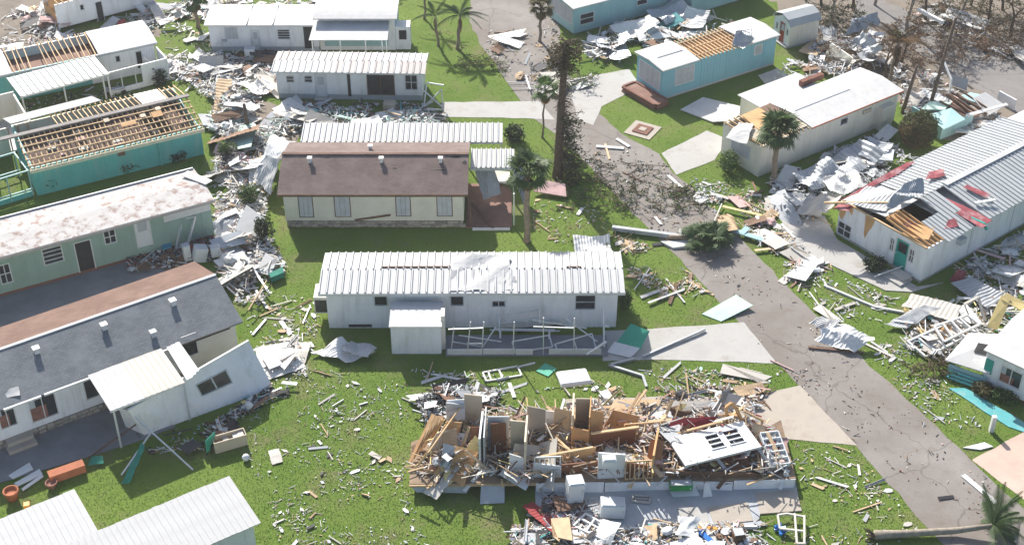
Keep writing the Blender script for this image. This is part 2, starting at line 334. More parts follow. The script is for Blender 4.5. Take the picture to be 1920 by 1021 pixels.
# ------------------------------------------------------------------ house kit
SEAM_ME = {}; SEAMED = [M[k] for k in ('white_siding','beige_siding','blue_siding','pale_teal','teal_siding','green_siding')]
class House:
    def __init__(s, name, label, a, b, depth, cat='house', z=0.0, ang=None, length=None):
        A = g(*a); B = g(*b); d = B - A
        s.L = length or d.length; s.ang = math.atan2(d.y, d.x) if ang is None else rad(ang); s.D = depth
        s.root = empty(name, (A.x, A.y, 0), s.ang); tag(s.root, label, cat)
        s.W = Matrix.Translation((A.x, A.y, 0)) @ Matrix.Rotation(s.ang, 4, 'Z'); s.Wi = s.W.inverted()
        s.o = s.Wi @ Vector((0, 0, CAM_H))
    def _ray(s, px, py): return s.Wi.to_3x3() @ ray(px, py)
    def fx(s, px, py, y=0.0):
        d = s._ray(px, py); t = (y - s.o.y) / d.y; p = s.o + d*t; return p.x, p.z
    def ex(s, px, py, x=0.0):
        d = s._ray(px, py); t = (x - s.o.x) / d.x; p = s.o + d*t; return p.y, p.z
    def at(s, px, py, z=0.0): return s.Wi @ g(px, py, z)
    def rect(s, side, x0, y0, x1, y1):        # pixel box -> (u0,u1,z0,z1) on a wall
        f = (lambda a, b: s.fx(a, b)) if side == 'F' else (lambda a, b: s.ex(a, b, 0 if side == 'L' else s.L))
        cx, cy = (x0+x1)/2, (y0+y1)/2
        u0 = f(x0, cy)[0]; u1 = f(x1, cy)[0]; z1 = f(cx, y0)[1]; z0 = f(cx, y1)[1]
        return min(u0, u1), max(u0, u1), z0, z1
    def P(s, side, u, d, z):
        return {'F': (u, d, z), 'B': (u, s.D-d, z), 'L': (d, u, z), 'R': (s.L-d, u, z)}[side]
    def sbox(s, mb, side, u0, u1, d0, d1, z0, z1):
        a = s.P(side, u0, d0, z0); b = s.P(side, u1, d1, z1)
        return mb.box(min(a[0],b[0]), max(a[0],b[0]), min(a[1],b[1]), max(a[1],b[1]), min(a[2],b[2]), max(a[2],b[2]))
    def wall(s, side, z0, z1, m, ops=(), u0=None, u1=None, t=.12, gable=0, name='wall', off=0.0):
        full = s.L if side in 'FB' else s.D
        u0 = (0 if side in 'FB' else t) if u0 is None else u0; u1 = (full if side in 'FB' else full - t) if u1 is None else u1
        mb = MB(); cuts = sorted({u0, u1} | {min(max(c, u0), u1) for o in ops for c in o[:2]})
        for a, b in zip(cuts, cuts[1:]):
            if b - a < 1e-4: continue
            z = z0
            for o in sorted((o for o in ops if o[0] < (a+b)/2 < o[1]), key=lambda o: o[2]):
                if o[2] > z: s.sbox(mb, side, a, b, off, off+t, z, min(o[2], z1))
                z = o[3]
            if z < z1: s.sbox(mb, side, a, b, off, off+t, z, z1)
        if gable:
            pts = [s.P(side, u0, off, z1), s.P(side, u1, off, z1), s.P(side, (u0+u1)/2, off, z1+gable)]
            q = [s.P(side, u0, off+t, z1), s.P(side, u1, off+t, z1), s.P(side, (u0+u1)/2, off+t, z1+gable)]
            mb.add(pts+q, ((0,1,2),(5,4,3),(0,3,4,1),(1,4,5,2),(2,5,3,0)))
        wobj = mb.build(name, m, s.root)
        if m in SEAMED and side in 'FL' and u1-u0 > 2:
            key = round(z1-z0, 2)
            if key not in SEAM_ME: SEAM_ME[key] = MB().box(-.02, .02, -.02, .02, 0, z1-z0).mesh('siding_seam')
            u = u0+1.22
            while u < u1-.3:
                if not any(o[0]-.1 < u < o[1]+.1 for o in ops):
                    q = mesh_obj('siding_seam', SEAM_ME[key], m, s.root); q.location = s.P(side, u, off, z0)
                u += 1.22
        for o in ops: s.opening(side, *o, off=off)
        return wobj
    def opening(s, side, u0, u1, z0, z1, kind='glass', fm=None, off=0.0):
        fm = fm or M['alu']; b = .06
        if kind == 'hole': return
        if kind == 'board':                    # boarded over: three boards in a frame
            fo = MB()
            for a in ((u0-.05,u1+.05,z0-.05,z0),(u0-.05,u1+.05,z1,z1+.05),(u0-.05,u0,z0,z1),(u1,u1+.05,z0,z1)): s.sbox(fo, side, a[0],a[1],off-.03,off+.03,a[2],a[3])
            f = fo.build('shuttered_window', fm, s.root); n = 3; w_ = (u1-u0)/n
            for i in range(n):
                q = MB(); s.sbox(q, side, u0+i*w_+.008, u0+(i+1)*w_-.008, off-.02-.006*(i%2), off+.05, z0, z1); q.build('shutter_board', M['shutter'], f)
            return
        if kind.startswith('door'):
            fo = MB()
            for a in ((u0,u0+b,z0,z1),(u1-b,u1,z0,z1),(u0+b,u1-b,z1-b,z1)): s.sbox(fo, side, a[0],a[1],off-.03,off+.09,a[2],a[3])
            f = fo.build('door_frame', fm, s.root)
            dm = {'door': M['door_white'], 'door_teal': M['teal_door'], 'door_red': M['red_door'], 'door_dark': M['dark']}[kind]
            q = MB(); s.sbox(q, side, u0+b, u1-b, off+.03, off+.08, z0, z1-b); q.build('door_leaf_or_shade', dm, f)  # dark kind: near-black sheet painted for the shade in an open doorway
            if kind != 'door_dark':
                q = MB(); s.sbox(q, side, u0+.2, u1-.2, off+.015, off+.03, z0+(z1-z0)*.55, z1-.25); q.build('door_pane', M['glass'] if kind == 'door_teal' else M['shutter'], f)
                q = MB(); s.sbox(q, side, u1-b-.1, u1-b-.05, off-.04, off+.03, z0+.95, z0+1.05); q.build('door_handle', M['alu'], f)
            return
        fo = MB()
        for a in ((u0,u1,z0,z0+b),(u0,u1,z1-b,z1),(u0,u0+b,z0+b,z1-b),(u1-b,u1,z0+b,z1-b)): s.sbox(fo, side, a[0],a[1],off-.03,off+.09,a[2],a[3])
        f = fo.build('window', fm, s.root)
        q = MB(); s.sbox(q, side, u0+b, u1-b, off+.05, off+.07, z0+b, z1-b); q.build('pane', M['glass'], f)
        if kind == 'curtain':
            q = MB(); s.sbox(q, side, u0+b, u0+(u1-u0)*.62, off+.035, off+.05, z0+b, z0+(z1-z0)*.5); q.build('curtain', M['curtain'], f)
            q = MB(); s.sbox(q, side, u0+b, u0+(u1-u0)*.25, off+.035, off+.05, z0+(z1-z0)*.5, z1-b); q.build('curtain', M['shutter'], f)
        k = {'glass': ([], [.5]), 'slider': ([.5], []), 'jalousie': ([], [.25,.5,.75]), 'grid': ([.5], [.5]), 'plain': ([], []), 'curtain': ([.5], [])}[kind]
        for c in k[0]:
            q = MB(); x = u0+(u1-u0)*c; s.sbox(q, side, x-.025, x+.025, off-.01, off+.05, z0+b, z1-b); q.build('glazing_bar', fm, f)
        for c in k[1]:
            q = MB(); z = z0+(z1-z0)*c; s.sbox(q, side, u0+b, u1-b, off-.012, off+.05, z-.025, z+.025); q.build('glazing_bar', fm, f)
    def box(s, name, x0, x1, y0, y1, z0, z1, m, parent=None):
        return MB().box(x0,x1,y0,y1,z0,z1).build(name, m, parent or s.root)
    def slab(s, name, pts, t, m, parent=None):
        return MB().slab(pts, t).build(name, m, parent or s.root)
    def floor(s, z=.55, m=None): return s.box('floor', .13, s.L-.13, .13, s.D-.13, z-.1, z, m or M['brown_wood'])
    def skirt(s, h, m, inset=.05):
        mb = MB(); i = inset; L_, D_ = s.L, s.D
        mb.box(i, L_-i, i, i+.05, 0, h); mb.box(i, L_-i, D_-i-.05, D_-i, 0, h); mb.box(i, i+.05, i+.05, D_-i-.05, 0, h); mb.box(L_-i-.05, L_-i, i+.05, D_-i-.05, 0, h)
        return mb.build('skirting', m, s.root)
    def shell(s, z0, z1, m, ops=None, sides='FBLR', gable=0):
        ops = ops or {}
        for sd in sides: s.wall(sd, z0, z1, m, ops.get(sd, ()), gable=gable if sd in 'LR' else 0)
    def slope(s, eave, rise, ov, end, x0=None, x1=None):   # eave/ridge corner points of both slopes
        x0 = -end if x0 is None else x0; x1 = s.L+end if x1 is None else x1; c = s.D/2; k = rise/(c)
        e = eave - k*ov
        return dict(F=[(x0,-ov,e),(x1,-ov,e),(x1,c,eave+rise),(x0,c,eave+rise)], B=[(x1,s.D+ov,e),(x0,s.D+ov,e),(x0,c,eave+rise),(x1,c,eave+rise)])

def ribbed(parent, q, n, mats, rib=.05, name='roof_panel', skip=(), t=.03, pick=None, jit=.018):
    """corrugated sheets side by side over the quad q = [eave0, eave1, top1, top0]; each sheet its own object"""
    p0, p1, p3 = Vector(q[0]), Vector(q[1]), Vector(q[3]); U = (p1-p0); w_ = U.length/n; U.normalize(); V = p3-p0; lv = V.length; V.normalize(); Nn = U.cross(V).normalized()
    if Nn.z < 0: Nn = -Nn
    gap = .022 if rib > .03 else .004; rib = rib*1.3 if rib > .03 else rib*.6
    pr = [(0,-t),(w_-gap,-t),(w_-gap,0),(.10,0),(.085,rib),(.02,rib),(0,0)]; me_b = MB(); k = len(pr)
    me_b.add([(x, 0, z) for x, z in pr] + [(x, lv, z) for x, z in pr], [tuple(range(k)), tuple(range(2*k-1, k-1, -1))] + [(i, i+k, (i+1)%k+k, (i+1)%k) for i in range(k)])
    me = me_b.mesh(name); me.materials.append(mats[0]); out = []
    for i in range(n):
        if i in skip: continue
        o = mesh_obj(name, me, mats[(pick(i) if pick else 0)], parent); p = p0 + U*(w_*i)
        Mx = Matrix.Identity(4)
        for r in range(3): Mx[r][0] = U[r]; Mx[r][1] = V[r]; Mx[r][2] = Nn[r]; Mx[r][3] = p[r]
        if jit: Mx = Mx @ Matrix.Translation((0, R.uniform(-jit, jit), 0)) @ Matrix.Rotation(R.uniform(-jit, jit)*.05, 4, 'X')
        o.matrix_local = Mx; out.append(o)
    return out
def sticks(parent, name, segs, w_, h_, m):
    """bars as single parts; alike lengths share a mesh"""
    cache = {}
    for a, b in segs:
        a = Vector(a); b = Vector(b); ln = round((b-a).length, 1); key = ln
        if key not in cache: cache[key] = MB().box(0, 1, -w_/2, w_/2, -h_/2, h_/2).mesh(name); cache[key].materials.append(m)
        o = mesh_obj(name, cache[key], m, parent); d = (b-a); n = d.length; d.normalize()
        up = Vector((0,0,1)) if abs(d.z) < .97 else Vector((0,1,0)); y = up.cross(d).normalized(); z = d.cross(y)
        Mx = Matrix.Identity(4)
        for r in range(3): Mx[r][0] = d[r]*n; Mx[r][1] = y[r]; Mx[r][2] = z[r]; Mx[r][3] = a[r]
        o.matrix_local = Mx
def tri(x): return 2*abs(2*(x-math.floor(x+.5)))-1
def creases(p, seed, n=4):
    r_ = random.Random(seed*31+5); k = 0
    for i in range(n):
        a = Vector((r_.gauss(0,1), r_.gauss(0,1), r_.gauss(0,.5))).normalized(); k += tri(p.dot(a)*r_.uniform(.25,.75)+r_.random())/(1+.5*i)
    return k*.6
def crumple(nx, ny, w_, h_, amp, seed, rib=0, curl=0, t=.02):
    """a bent sheet with thickness"""
    mb = MB(); vs = []
    for s_ in (0, 1):
        for j in range(ny+1):
            for i in range(nx+1):
                x = (i/nx-.5)*w_; y = (j/ny-.5)*h_
                z = amp*.8*creases(Vector((x, y, 0)), seed) + amp*.12*mnoise.noise(Vector((x*3+seed, y*3, seed*2)))
                if curl: z += curl*((x/w_*2)**2) - curl*.4*(y/h_*2)
                if rib and i % 2: z += rib
                vs.append((x + .1*amp*mnoise.noise(Vector((x, y, seed+5))), y + .25*amp*mnoise.noise(Vector((x*2, y, seed+9))), z - t*s_))
    n1 = (nx+1)*(ny+1); fs = []
    for j in range(ny):
        for i in range(nx):
            a = j*(nx+1)+i; fs.append((a, a+1, a+nx+2, a+nx+1)); fs.append((n1+a+nx+1, n1+a+nx+2, n1+a+1, n1+a))
    for i in range(nx): fs.append((i+1, i, n1+i, n1+i+1)); a = ny*(nx+1)+i; fs.append((a, a+1, n1+a+1, n1+a))
    for j in range(ny): a = j*(nx+1); fs.append((a, a+nx+1, n1+a+nx+1, n1+a)); a += nx; fs.append((a+nx+1, a, n1+a, n1+a+nx+1))
    return mb.add(vs, fs)
def roof_hatch(h, parent, x, y, z, m=None, s_=.22, name='roof_vent'):
    mb = MB().box(x-s_/2, x+s_/2, y-s_/2, y+s_/2, z-.15, z+.28).box(x-s_/2-.05, x+s_/2+.05, y-s_/2-.05, y+s_/2+.05, z+.28, z+.34)
    return mb.build(name, m or M['white_paint'], parent)
def zslope(h, eave, rise, y): return eave + rise*(1-abs(y-h.D/2)/(h.D/2))

# single hand-placed pieces, each at its own place in the yard
def quad(name, label, cat, px, zs, m, t=.05, group=None, parts=None):
    if not hasattr(zs, '__len__'): zs = [zs]*len(px)
    P_ = [g(x, y, z) for (x, y), z in zip(px, zs)]; c = sum(P_, Vector())/len(P_); c.z = min(p.z for p in P_)
    o = MB().slab([p-c for p in P_], t).build(name, m); o.location = c; return tag(o, label, cat, group)
def bars(name, label, cat, segs, w_, m, h_=None, group=None):   # one rigid frame made of several bars
    P_ = [(g(a[0], a[1], a[2] if len(a) > 2 else .05), g(b[0], b[1], b[2] if len(b) > 2 else .05)) for a, b in segs]; c = P_[0][0].copy()
    mb = MB()
    for a, b in P_: mb.bar(a-c, b-c, w_, h_ or w_)
    o = mb.build(name, m); o.location = c; return tag(o, label, cat, group)
def bent(name, label, cat, px, z, size, m, amp=.3, seed=1, rot=0, rib=0, curl=0, tilt=(0,0), nx=10, ny=8, group=None):
    nx = max(nx, 24); rib = max(rib, .035); o = crumple(nx, ny, size[0], size[1], amp, seed, rib, curl).build(name, m); c = g(px[0], px[1], z); o.location = c
    o.rotation_euler = (tilt[0], tilt[1], rad(rot)); return tag(o, label, cat, group)
def drape(name, label, cat, px, zs, m, amp=.1, n=8, seed=1, t=.02, rib=0, parent=None, W=None):
    """crumpled sheet spanning four ground-plan corners"""
    P_ = [g(x, y, z) for (x, y), z in zip(px, zs)]; c = sum(P_, Vector())/4; c.z = min(p.z for p in P_)
    if cat == 'sheet' and m in (D['white'], D['silver'], D['grey']): n = max(n, 22); rib = rib or .03
    nm = (P_[1]-P_[0]).cross(P_[3]-P_[0]).normalized(); vs = []
    for s_ in (0, 1):
        for j in range(n+1):
            for i in range(n+1):
                u, v = i/n, j/n; p = (P_[0]*(1-u)+P_[1]*u)*(1-v) + (P_[3]*(1-u)+P_[2]*u)*v - c
                k = amp*(.85*creases(p, seed) + .12*mnoise.noise(p*3.1+Vector((seed,0,0)))) + (rib if i % 2 else 0)
                e = Vector((mnoise.noise(p*2+Vector((9,seed,0))), mnoise.noise(p*2+Vector((seed,4,0))), 0))*amp*.7
                vs.append(p + nm*(k + amp) + e - nm*(t*s_))
    mb = MB(); n1 = (n+1)**2; fs = []
    for j in range(n):
        for i in range(n):
            a = j*(n+1)+i; fs.append((a, a+1, a+n+2, a+n+1)); fs.append((n1+a+n+1, n1+a+n+2, n1+a+1, n1+a))
    for i in range(n): fs.append((i+1, i, n1+i, n1+i+1)); a = n*(n+1)+i; fs.append((a, a+1, n1+a+1, n1+a))
    for j in range(n): a = j*(n+1); fs.append((a, a+n+1, n1+a+n+1, n1+a)); a += n; fs.append((a+n+1, a, n1+a, n1+a+n+1))
    mb.add(vs, fs)
    if parent is not None:
        mb.v = [tuple(W @ (Vector(p)+c)) for p in mb.v]; return mb.build(name, m, parent)
    o = mb.build(name, m); o.location = c; return tag(o, label, cat)

def tilted_wall(name, label, px, zs, wins, m, t=.1):
    """a wall section knocked out of plumb; corners BL, BR, TR, TL"""
    P_ = [g(x, y, z) for (x, y), z in zip(px, zs)]; e = empty(name, (P_[0].x, P_[0].y, 0)); tag(e, label, 'wall'); c = e.location.copy()
    def pt(u, v, k=0):
        p = (P_[0]*(1-u)+P_[1]*u)*(1-v)+(P_[3]*(1-u)+P_[2]*u)*v - c; n = (P_[1]-P_[0]).cross(P_[3]-P_[0]).normalized(); n = -n if n.y > 0 else n; return p+n*k
    us = sorted({0,1,.25,.5,.75}|{w for q in wins for w in q[:2]}); mb = MB()
    def cell(u0, u1, v0, v1):
        f = [pt(u0,v0),pt(u1,v0),pt(u1,v1),pt(u0,v1)]; b = [pt(u0,v0,-t),pt(u1,v0,-t),pt(u1,v1,-t),pt(u0,v1,-t)]; mb.add(f+b, ((0,1,2,3),(7,6,5,4),(0,4,5,1),(1,5,6,2),(2,6,7,3),(3,7,4,0)))
    for a, b in zip(us, us[1:]):
        w_ = [q for q in wins if q[0] <= a+1e-6 and q[1] >= b-1e-6]
        if w_: cell(a, b, 0, w_[0][2]); cell(a, b, w_[0][3], 1)
        else: cell(a, b, 0, 1)
    mb.build('wall_section', m, e)
    for a, b, v0, v1 in wins:
        fr = MB()
        for p, q in ((pt(a,v0,.01),pt(b,v0,.01)),(pt(b,v0,.01),pt(b,v1,.01)),(pt(b,v1,.01),pt(a,v1,.01)),(pt(a,v1,.01),pt(a,v0,.01)),(pt((a+b)/2,v0,.01),pt((a+b)/2,v1,.01))): fr.bar(p, q, .07)
        f = fr.build('window', M['alu'], e); MB().add([pt(a,v0,-.05),pt(b,v0,-.05),pt(b,v1,-.05),pt(a,v1,-.05),pt(a,v0,-.07),pt(b,v0,-.07),pt(b,v1,-.07),pt(a,v1,-.07)], ((0,1,2,3),(7,6,5,4),(0,4,5,1),(1,5,6,2),(2,6,7,3),(3,7,4,0))).build('pane', M['glass'], f)
    fr = MB(); fr.bar(pt(0,1,.01), pt(1,1,.01), .07); fr.build('top_rail', M['white_paint'], e); return e
M['ridge_grey'] = mat('grey brown ridge board', (.24,.22,.21), .8, .15, 1.5)

# ================================================================== H1 white home with ribbed roof, middle of the picture
h = House('mobile_home', 'long white mobile home with white ribbed roof and torn patch, centre of photo', (617,615), (1155,613), 3.6)
ops = [h.rect('F', 701,554,727,573)+('plain',), h.rect('F', 844,554,870,573)+('plain',), h.rect('F', 922,563,948,575)+('slider',), h.rect('F', 1078,552,1117,580)+('glass',)]
h.shell(.45, 2.75, M['white_siding'], {'F': ops}); h.skirt(.45, M['white_siding'], .02); h.floor()
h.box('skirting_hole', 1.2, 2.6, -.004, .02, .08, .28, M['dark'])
s = h.slope(2.75, .2, .28, .42); roof = h.box('roof', -.1, h.L+.1, -.1, h.D+.1, 2.75, 2.79, M['white_paint'])
up = lambda q, d: [(x, y, z+d) for x, y, z in q]
ribbed(roof, up(s['F'], .14), 40, [M['white_roof']], .06); ribbed(roof, up(s['B'], .14), 40, [M['white_roof']], .06)
MB().box(-.42, h.L+.42, -.33, -.28, 2.66, 2.85).build('fascia', M['white_paint'], roof)
for xa, xb in ((715,845), (1062,1090)):
    a = h.at(xa, 501, 3.09); b = h.at(xb, 501, 3.09); MB().box(a.x, b.x, a.y-.045, a.y+.045, 3.0, 3.165).build('ridge_gap_strip', M['brown_wood'], roof)
drape('torn_membrane', None, None, [(842,548),(962,546),(955,478),(850,482)], [2.78,2.75,3.1,3.1], M['white_coat'], .14, 14, 3, parent=roof, W=h.Wi)
for xa, sd in ((938,5), (958,6)): drape('torn_flap', None, None, [(xa-12,552),(xa+10,550),(xa+8,520),(xa-4,516)], [2.55,2.6,3.05,3.05], M['white_coat'], .08, 5, sd, parent=roof, W=h.Wi)
b_ = h.box('bay', -.85, 0, .5, 1.9, .75, 1.95, M['cream_siding']); h.box('pane', -.78, -.06, .48, .5, .85, 1.75, M['glass'], b_)
hs = House('utility_shed', 'white windowless metal shed against front of white ribbed-roof home', (735,663), (828,663), 2.0, 'shed')
hs.shell(0, 2.05, M['white_siding']); hs.slab('roof', [(-.08,-.1,2.12),(hs.L+.08,-.1,2.12),(hs.L+.08,hs.D+.05,2.32),(-.08,hs.D+.05,2.32)], .06, M['white_roof'])
hs.box('roof_edge', -.09, hs.L+.09, -.12, -.1, 2.04, 2.14, M['white_paint']); hs.box('corner_post', hs.L, hs.L+.22, .4, 1.2, 0, 2.5, M['beige_siding'])
hp = House('screen_porch', 'wrecked aluminium screen porch along white home, posts still standing', (835,668), (1140,668), 1.9, 'porch')
hp.box('porch_floor', 0, hp.L, 0, 1.9, 0, .12, M['dark_slab'])
for i, (xa, xb) in enumerate(((838,905),(905,966),(966,1000),(1028,1128))):
    a = hp.fx(xa, 665)[0]; b = hp.fx(xb, 665)[0]; MB().box(a+.03, b-.03, .02+.03*(i%2), .08+.03*(i%2), .12, .52).build('kick_panel', M['white_paint'], hp.root)
seg = []
for xb, xt, yt, in ((845,851,615),(876,882,604),(903,907,604),(962,964,604),(1019,1019,596),(1076,1077,597)):
    x = hp.fx(xb, 660)[0]; x2, z2 = hp.fx(xt, yt); seg.append(((x, .05, .12), (x2, .05, z2)))
sticks(hp.root, 'post', seg, .06, .06, M['alu'])
sticks(hp.root, 'rail', [((hp.fx(840,612)[0], .05, 2.0), (hp.fx(907,602)[0], .05, 2.1)), ((hp.fx(1000,595)[0], .05, 2.2), (hp.fx(1078,598)[0], .05, 2.1)), ((hp.fx(876,648)[0], .05, .95), (hp.fx(904,648)[0], .05, .95))], .06, .06, M['alu'])
bars('fallen_railing', 'thin grey tube railing frame leaning on porch wall of white home', 'railing', [((936,594,1.4),(1012,580,1.7)),((1012,580,1.7),(1012,606,.9)),((936,594,1.4),(936,622,.7)),((936,606,1.1),(1012,594,1.3)),((918,618,.6),(1050,620,.6))], .06, M['alu'])
for i, (sg, lb) in enumerate((([((960,640,.6),(1030,628,.9)),((1030,628,.9),(1036,650,.4)),((960,640,.6),(966,660,.3)),((966,660,.3),(1036,650,.4))], 'white fallen screen frame on porch floor, left one'), ([((1040,645,.5),(1110,625,1.0)),((1110,625,1.0),(1118,655,.4)),((1040,645,.5),(1048,662,.2)),((1048,662,.2),(1118,655,.4)),((1075,635,.8),(1083,658,.3))], 'white fallen screen frame on porch floor, right one'), ([((848,640,.5),(905,650,.3)),((905,650,.3),(930,612,1.3)),((860,628,.9),(940,640,.6))], 'thin pipes tangled on left end of porch floor'), ([((1000,600,1.6),(1100,615,1.2)),((1060,596,1.8),(1120,640,.6))], 'two loose rails slanting across the porch'))): bars('screen_rails', lb, 'frame', sg, .06, M['alu'])
bars('bench', 'pale low bench on the screen porch floor', 'bench', [((928,617,.55),(1040,619,.55)),((938,619,.5),(938,634,.12)),((1030,620,.5),(1030,635,.12))], .12, M['white_paint'])
quad('board', 'dark flat board leaning along inside of screen porch', 'board', [(965,615),(1058,606),(1060,612),(972,624)], [.5,.9,.8,.3], M['dark'], .04)
bars('bent_post', 'white bent post at right end of screen porch', 'post', [((1133,650,.1),(1131,576,2.2)),((1100,664,.5),(1137,640,.9)),((1131,610,1.3),(1142,612,1.2))], .1, M['white_paint'])
quad('roof_sheet', 'green and white roof panel leaning at porch corner, green half up', 'panel', [(1155,642),(1200,655),(1218,620),(1183,606)], [.35,.35,1.2,1.2], M['green_metal'], .05)
quad('roof_sheet', 'white panel lying under the green porch panel', 'panel', [(1138,660),(1182,670),(1200,652),(1152,640)], [.1,.1,.42,.42], M['white_paint'], .05)
quad('roof_sheet', 'pale green flat panel with white half lying by road edge', 'panel', [(1316,588),(1352,602),(1412,572),(1380,552)], [.06,.05,.3,.3], D['mint'], .05)
quad('green_sheet', 'small green sheet on the grass in front of porch', 'sheet', [(1005,695),(1028,705),(1044,690),(1022,680)], .06, M['green_metal'], .03)
bars('gutter_pipe', 'long grey pipe lying across driveway of white home', 'pipe', [((1205,668,.1),(1310,622,.15)),((1310,622,.15),(1322,616,.15))], .12, D['silver'])
bars('gutter_pipe', 'bent grey pipe on grass below porch corner', 'pipe', [((1142,684,.1),(1205,704,.1)),((1205,704,.1),(1212,725,.05)),((1142,684,.1),(1190,672,.1))], .14, D['silver'])
bars('window_frame', 'empty white aluminium window frame lying on lawn below porch', 'frame', [((905,698),(912,714)),((912,714),(978,703)),((978,703),(970,686)),((970,686),(905,698)),((935,692),(942,709)),((915,696),(921,712)),((970,688),(1003,680))], .09, M['white_paint'])
# big crumpled sheets on the lawn left of the shed
o = drape('metal_sheet', 'crumpled white roof sheet on lawn left of the white shed', 'sheet', [(584,664),(650,682),(705,664),(640,638)], [.05,.05,.1,.35], D['white'], .22, 12, 8)
o = drape('metal_sheet', 'torn grey sheet piece lying on crumpled white sheet by shed', 'sheet', [(640,662),(690,672),(708,654),(660,640)], [.4,.35,.3,.5], D['silver'], .15, 8, 18)

# ================================================================== H2 brown shingle house
h = House('bungalow', 'cream bungalow with brown shingle roof and four shuttered windows', (537,425), (870,425), 6.0)
ops = [h.rect('F', a,b,c,d)+('board', M['brown_wood']) for a,b,c,d in ((561,367,586,406),(628,366,656,405),(743,367,769,404),(820,366,847,404))]
h.shell(.5, 2.75, M['cream_siding'], {'F': ops}, gable=.98); h.floor()
sk = h.box('foundation', .06, h.L-.06, .06, h.D-.06, 0, .5, M['stone'])
st = MB().add([(p[0]*.5, p[1]*.5, p[2]*.5) for p in [(-1,-1,-1),(1,-.9,-1),(.9,1,-1),(-1,.9,-.9),(-.8,-.8,.9),(.9,-1,.8),(.8,.8,1),(-.9,1,.9)]], ((0,3,2,1),(4,5,6,7),(0,1,5,4),(1,2,6,5),(2,3,7,6),(3,0,4,7))).mesh('stone'); st.materials.append(M['stone'])
for r_ in range(2):
    x = .1
    while x < h.L-.2:
        w_ = R.uniform(.22, .45); o = mesh_obj('stone', st, M['stone'], sk); o.location = (x+w_/2, R.uniform(-.02,.05), .13+.24*r_+R.uniform(-.02,.02)); o.scale = (w_*.94, .2, R.uniform(.19,.24)); x += w_
s = h.slope(2.75, .98, .32, .32)
for k in 'FB':
    rf = h.slab('roof', up(s[k], .12), .12, M['brown_shingle'])
    if k == 'F': rF = rf
for px_, py_ in ((581,303),(715,302),(826,300),(694,274)):
    y = 2.35 if py_ > 280 else 4.2; zz = zslope(h, 2.87, .98, y); a = h.fx(px_, py_, y)[0]; roof_hatch(h, rF, a, y, zz)
MB().box(-.3, h.L+.3, h.D/2-.12, h.D/2+.12, 3.83, 3.9).build('ridge_cap', M['red_shingle'], rF)
for px_, py_, a, b in ((855,303,.45,.12),(843,296,.7,.07),(741,317,.2,.06),(826,319,.5,.05),(872,310,.2,.2),(614,304,.2,.05),(712,286,.9,.03)):
    y = h.at(px_, py_, 3.4).y; x = h.at(px_, py_, 3.4).x; f = lambda yy: zslope(h, 2.87, .98, yy)+.006
    pts = [(x+a*math.cos(t)*R.uniform(.6,1.1), y+b*math.sin(t)*R.uniform(.6,1.1)) for t in np.linspace(0, 2*math.pi, 9)[:-1]]
    MB().slab([(p[0], p[1], f(p[1])) for p in pts], .004).build('missing_shingles', M['dark'], rF)
MB().box(-.32, h.L+.32, -.36, -.32, 2.6, 2.78).build('fascia', M['brown_wood'], rF)
MB().bar((4.6,-.03,.55), (7.0,-.05,.98), .05, .14).build('loose_board', M['brown_wood'], h.root)
# lean-to roof behind and the carport at its right end
p0 = h.at(562,272,2.7); p1 = h.at(932,266,2.7); y0 = h.D+.35; x0 = p0.x; x1 = p1.x+.4
lt = h.box('lean_to', x0, x1, y0, y0+.08, 2.6, 2.7, M['white_paint'])
ribbed(lt, [(x0,y0,2.74),(x1,y0,2.74),(x1,y0+2.3,2.95),(x0,y0+2.3,2.95)], 36, [M['white_roof']], .07)
for i in range(6): h.box('post', x0+.2+i*(x1-x0-.4)/5, x0+.3+i*(x1-x0-.4)/5, y0+2.1, y0+2.2, 0, 2.88, M['alu'])
h2 = h
hc = House('carport', 'torn carport with white ribbed roof at right end of brown-roofed bungalow', (872,428), (958,428), 5.4, 'carport')
ww = [(.32,3.2,2.75),(3.3,3.2,2.75),(3.3,5.4,2.9),(.32,5.4,2.9)]
cr = hc.box('roof_beam', .3, 3.3, 3.15, 3.25, 2.55, 2.7, M['alu']); ribbed(cr, ww, 9, [M['white_roof']], .07)
for x, y in ((3.2,.2),(3.2,3.2),(3.2,5.2)): hc.box('post', x, x+.1, y, y+.1, .1, 2.6, M['alu'])
hc.box('carport_floor', .05, 3.1, 0, 5.4, 0, .1, M['brick_floor'])
hc.box('white_kerb', .5, 3.0, -.25, -.1, 0, .14, M['white_paint'])
for q, zs, sd in (([(884,297),(920,294),(942,362),(908,374)], [2.75,2.75,.6,.5], 4), ([(955,296),(980,296),(992,372),(982,386)], [2.75,2.75,.4,.2], 9)):
    drape('hanging_sheet', 'corrugated sheet torn loose and hanging to ground from carport roof '+('beside palm' if sd == 9 else 'next to brown roof'), 'sheet', q, zs, D['silver'], .14, 8, sd, rib=.05)
bars('fallen_beam', 'dark beam fallen diagonally across carport floor', 'beam', [((884,380,.6),(925,428,.1))], .14, M['brown_wood'])
bars('fallen_beam', 'dark post leaning against right corner of brown-roofed bungalow', 'beam', [((876,350,2.2),(884,420,.1))], .14, M['brown_wood'])
quad('cream_wall_panel', 'cream wall piece lying flat under the torn carport', 'panel', [(915,338),(955,345),(956,322),(916,318)], [.3,.3,.4,.5], M['beige_siding'], .06)

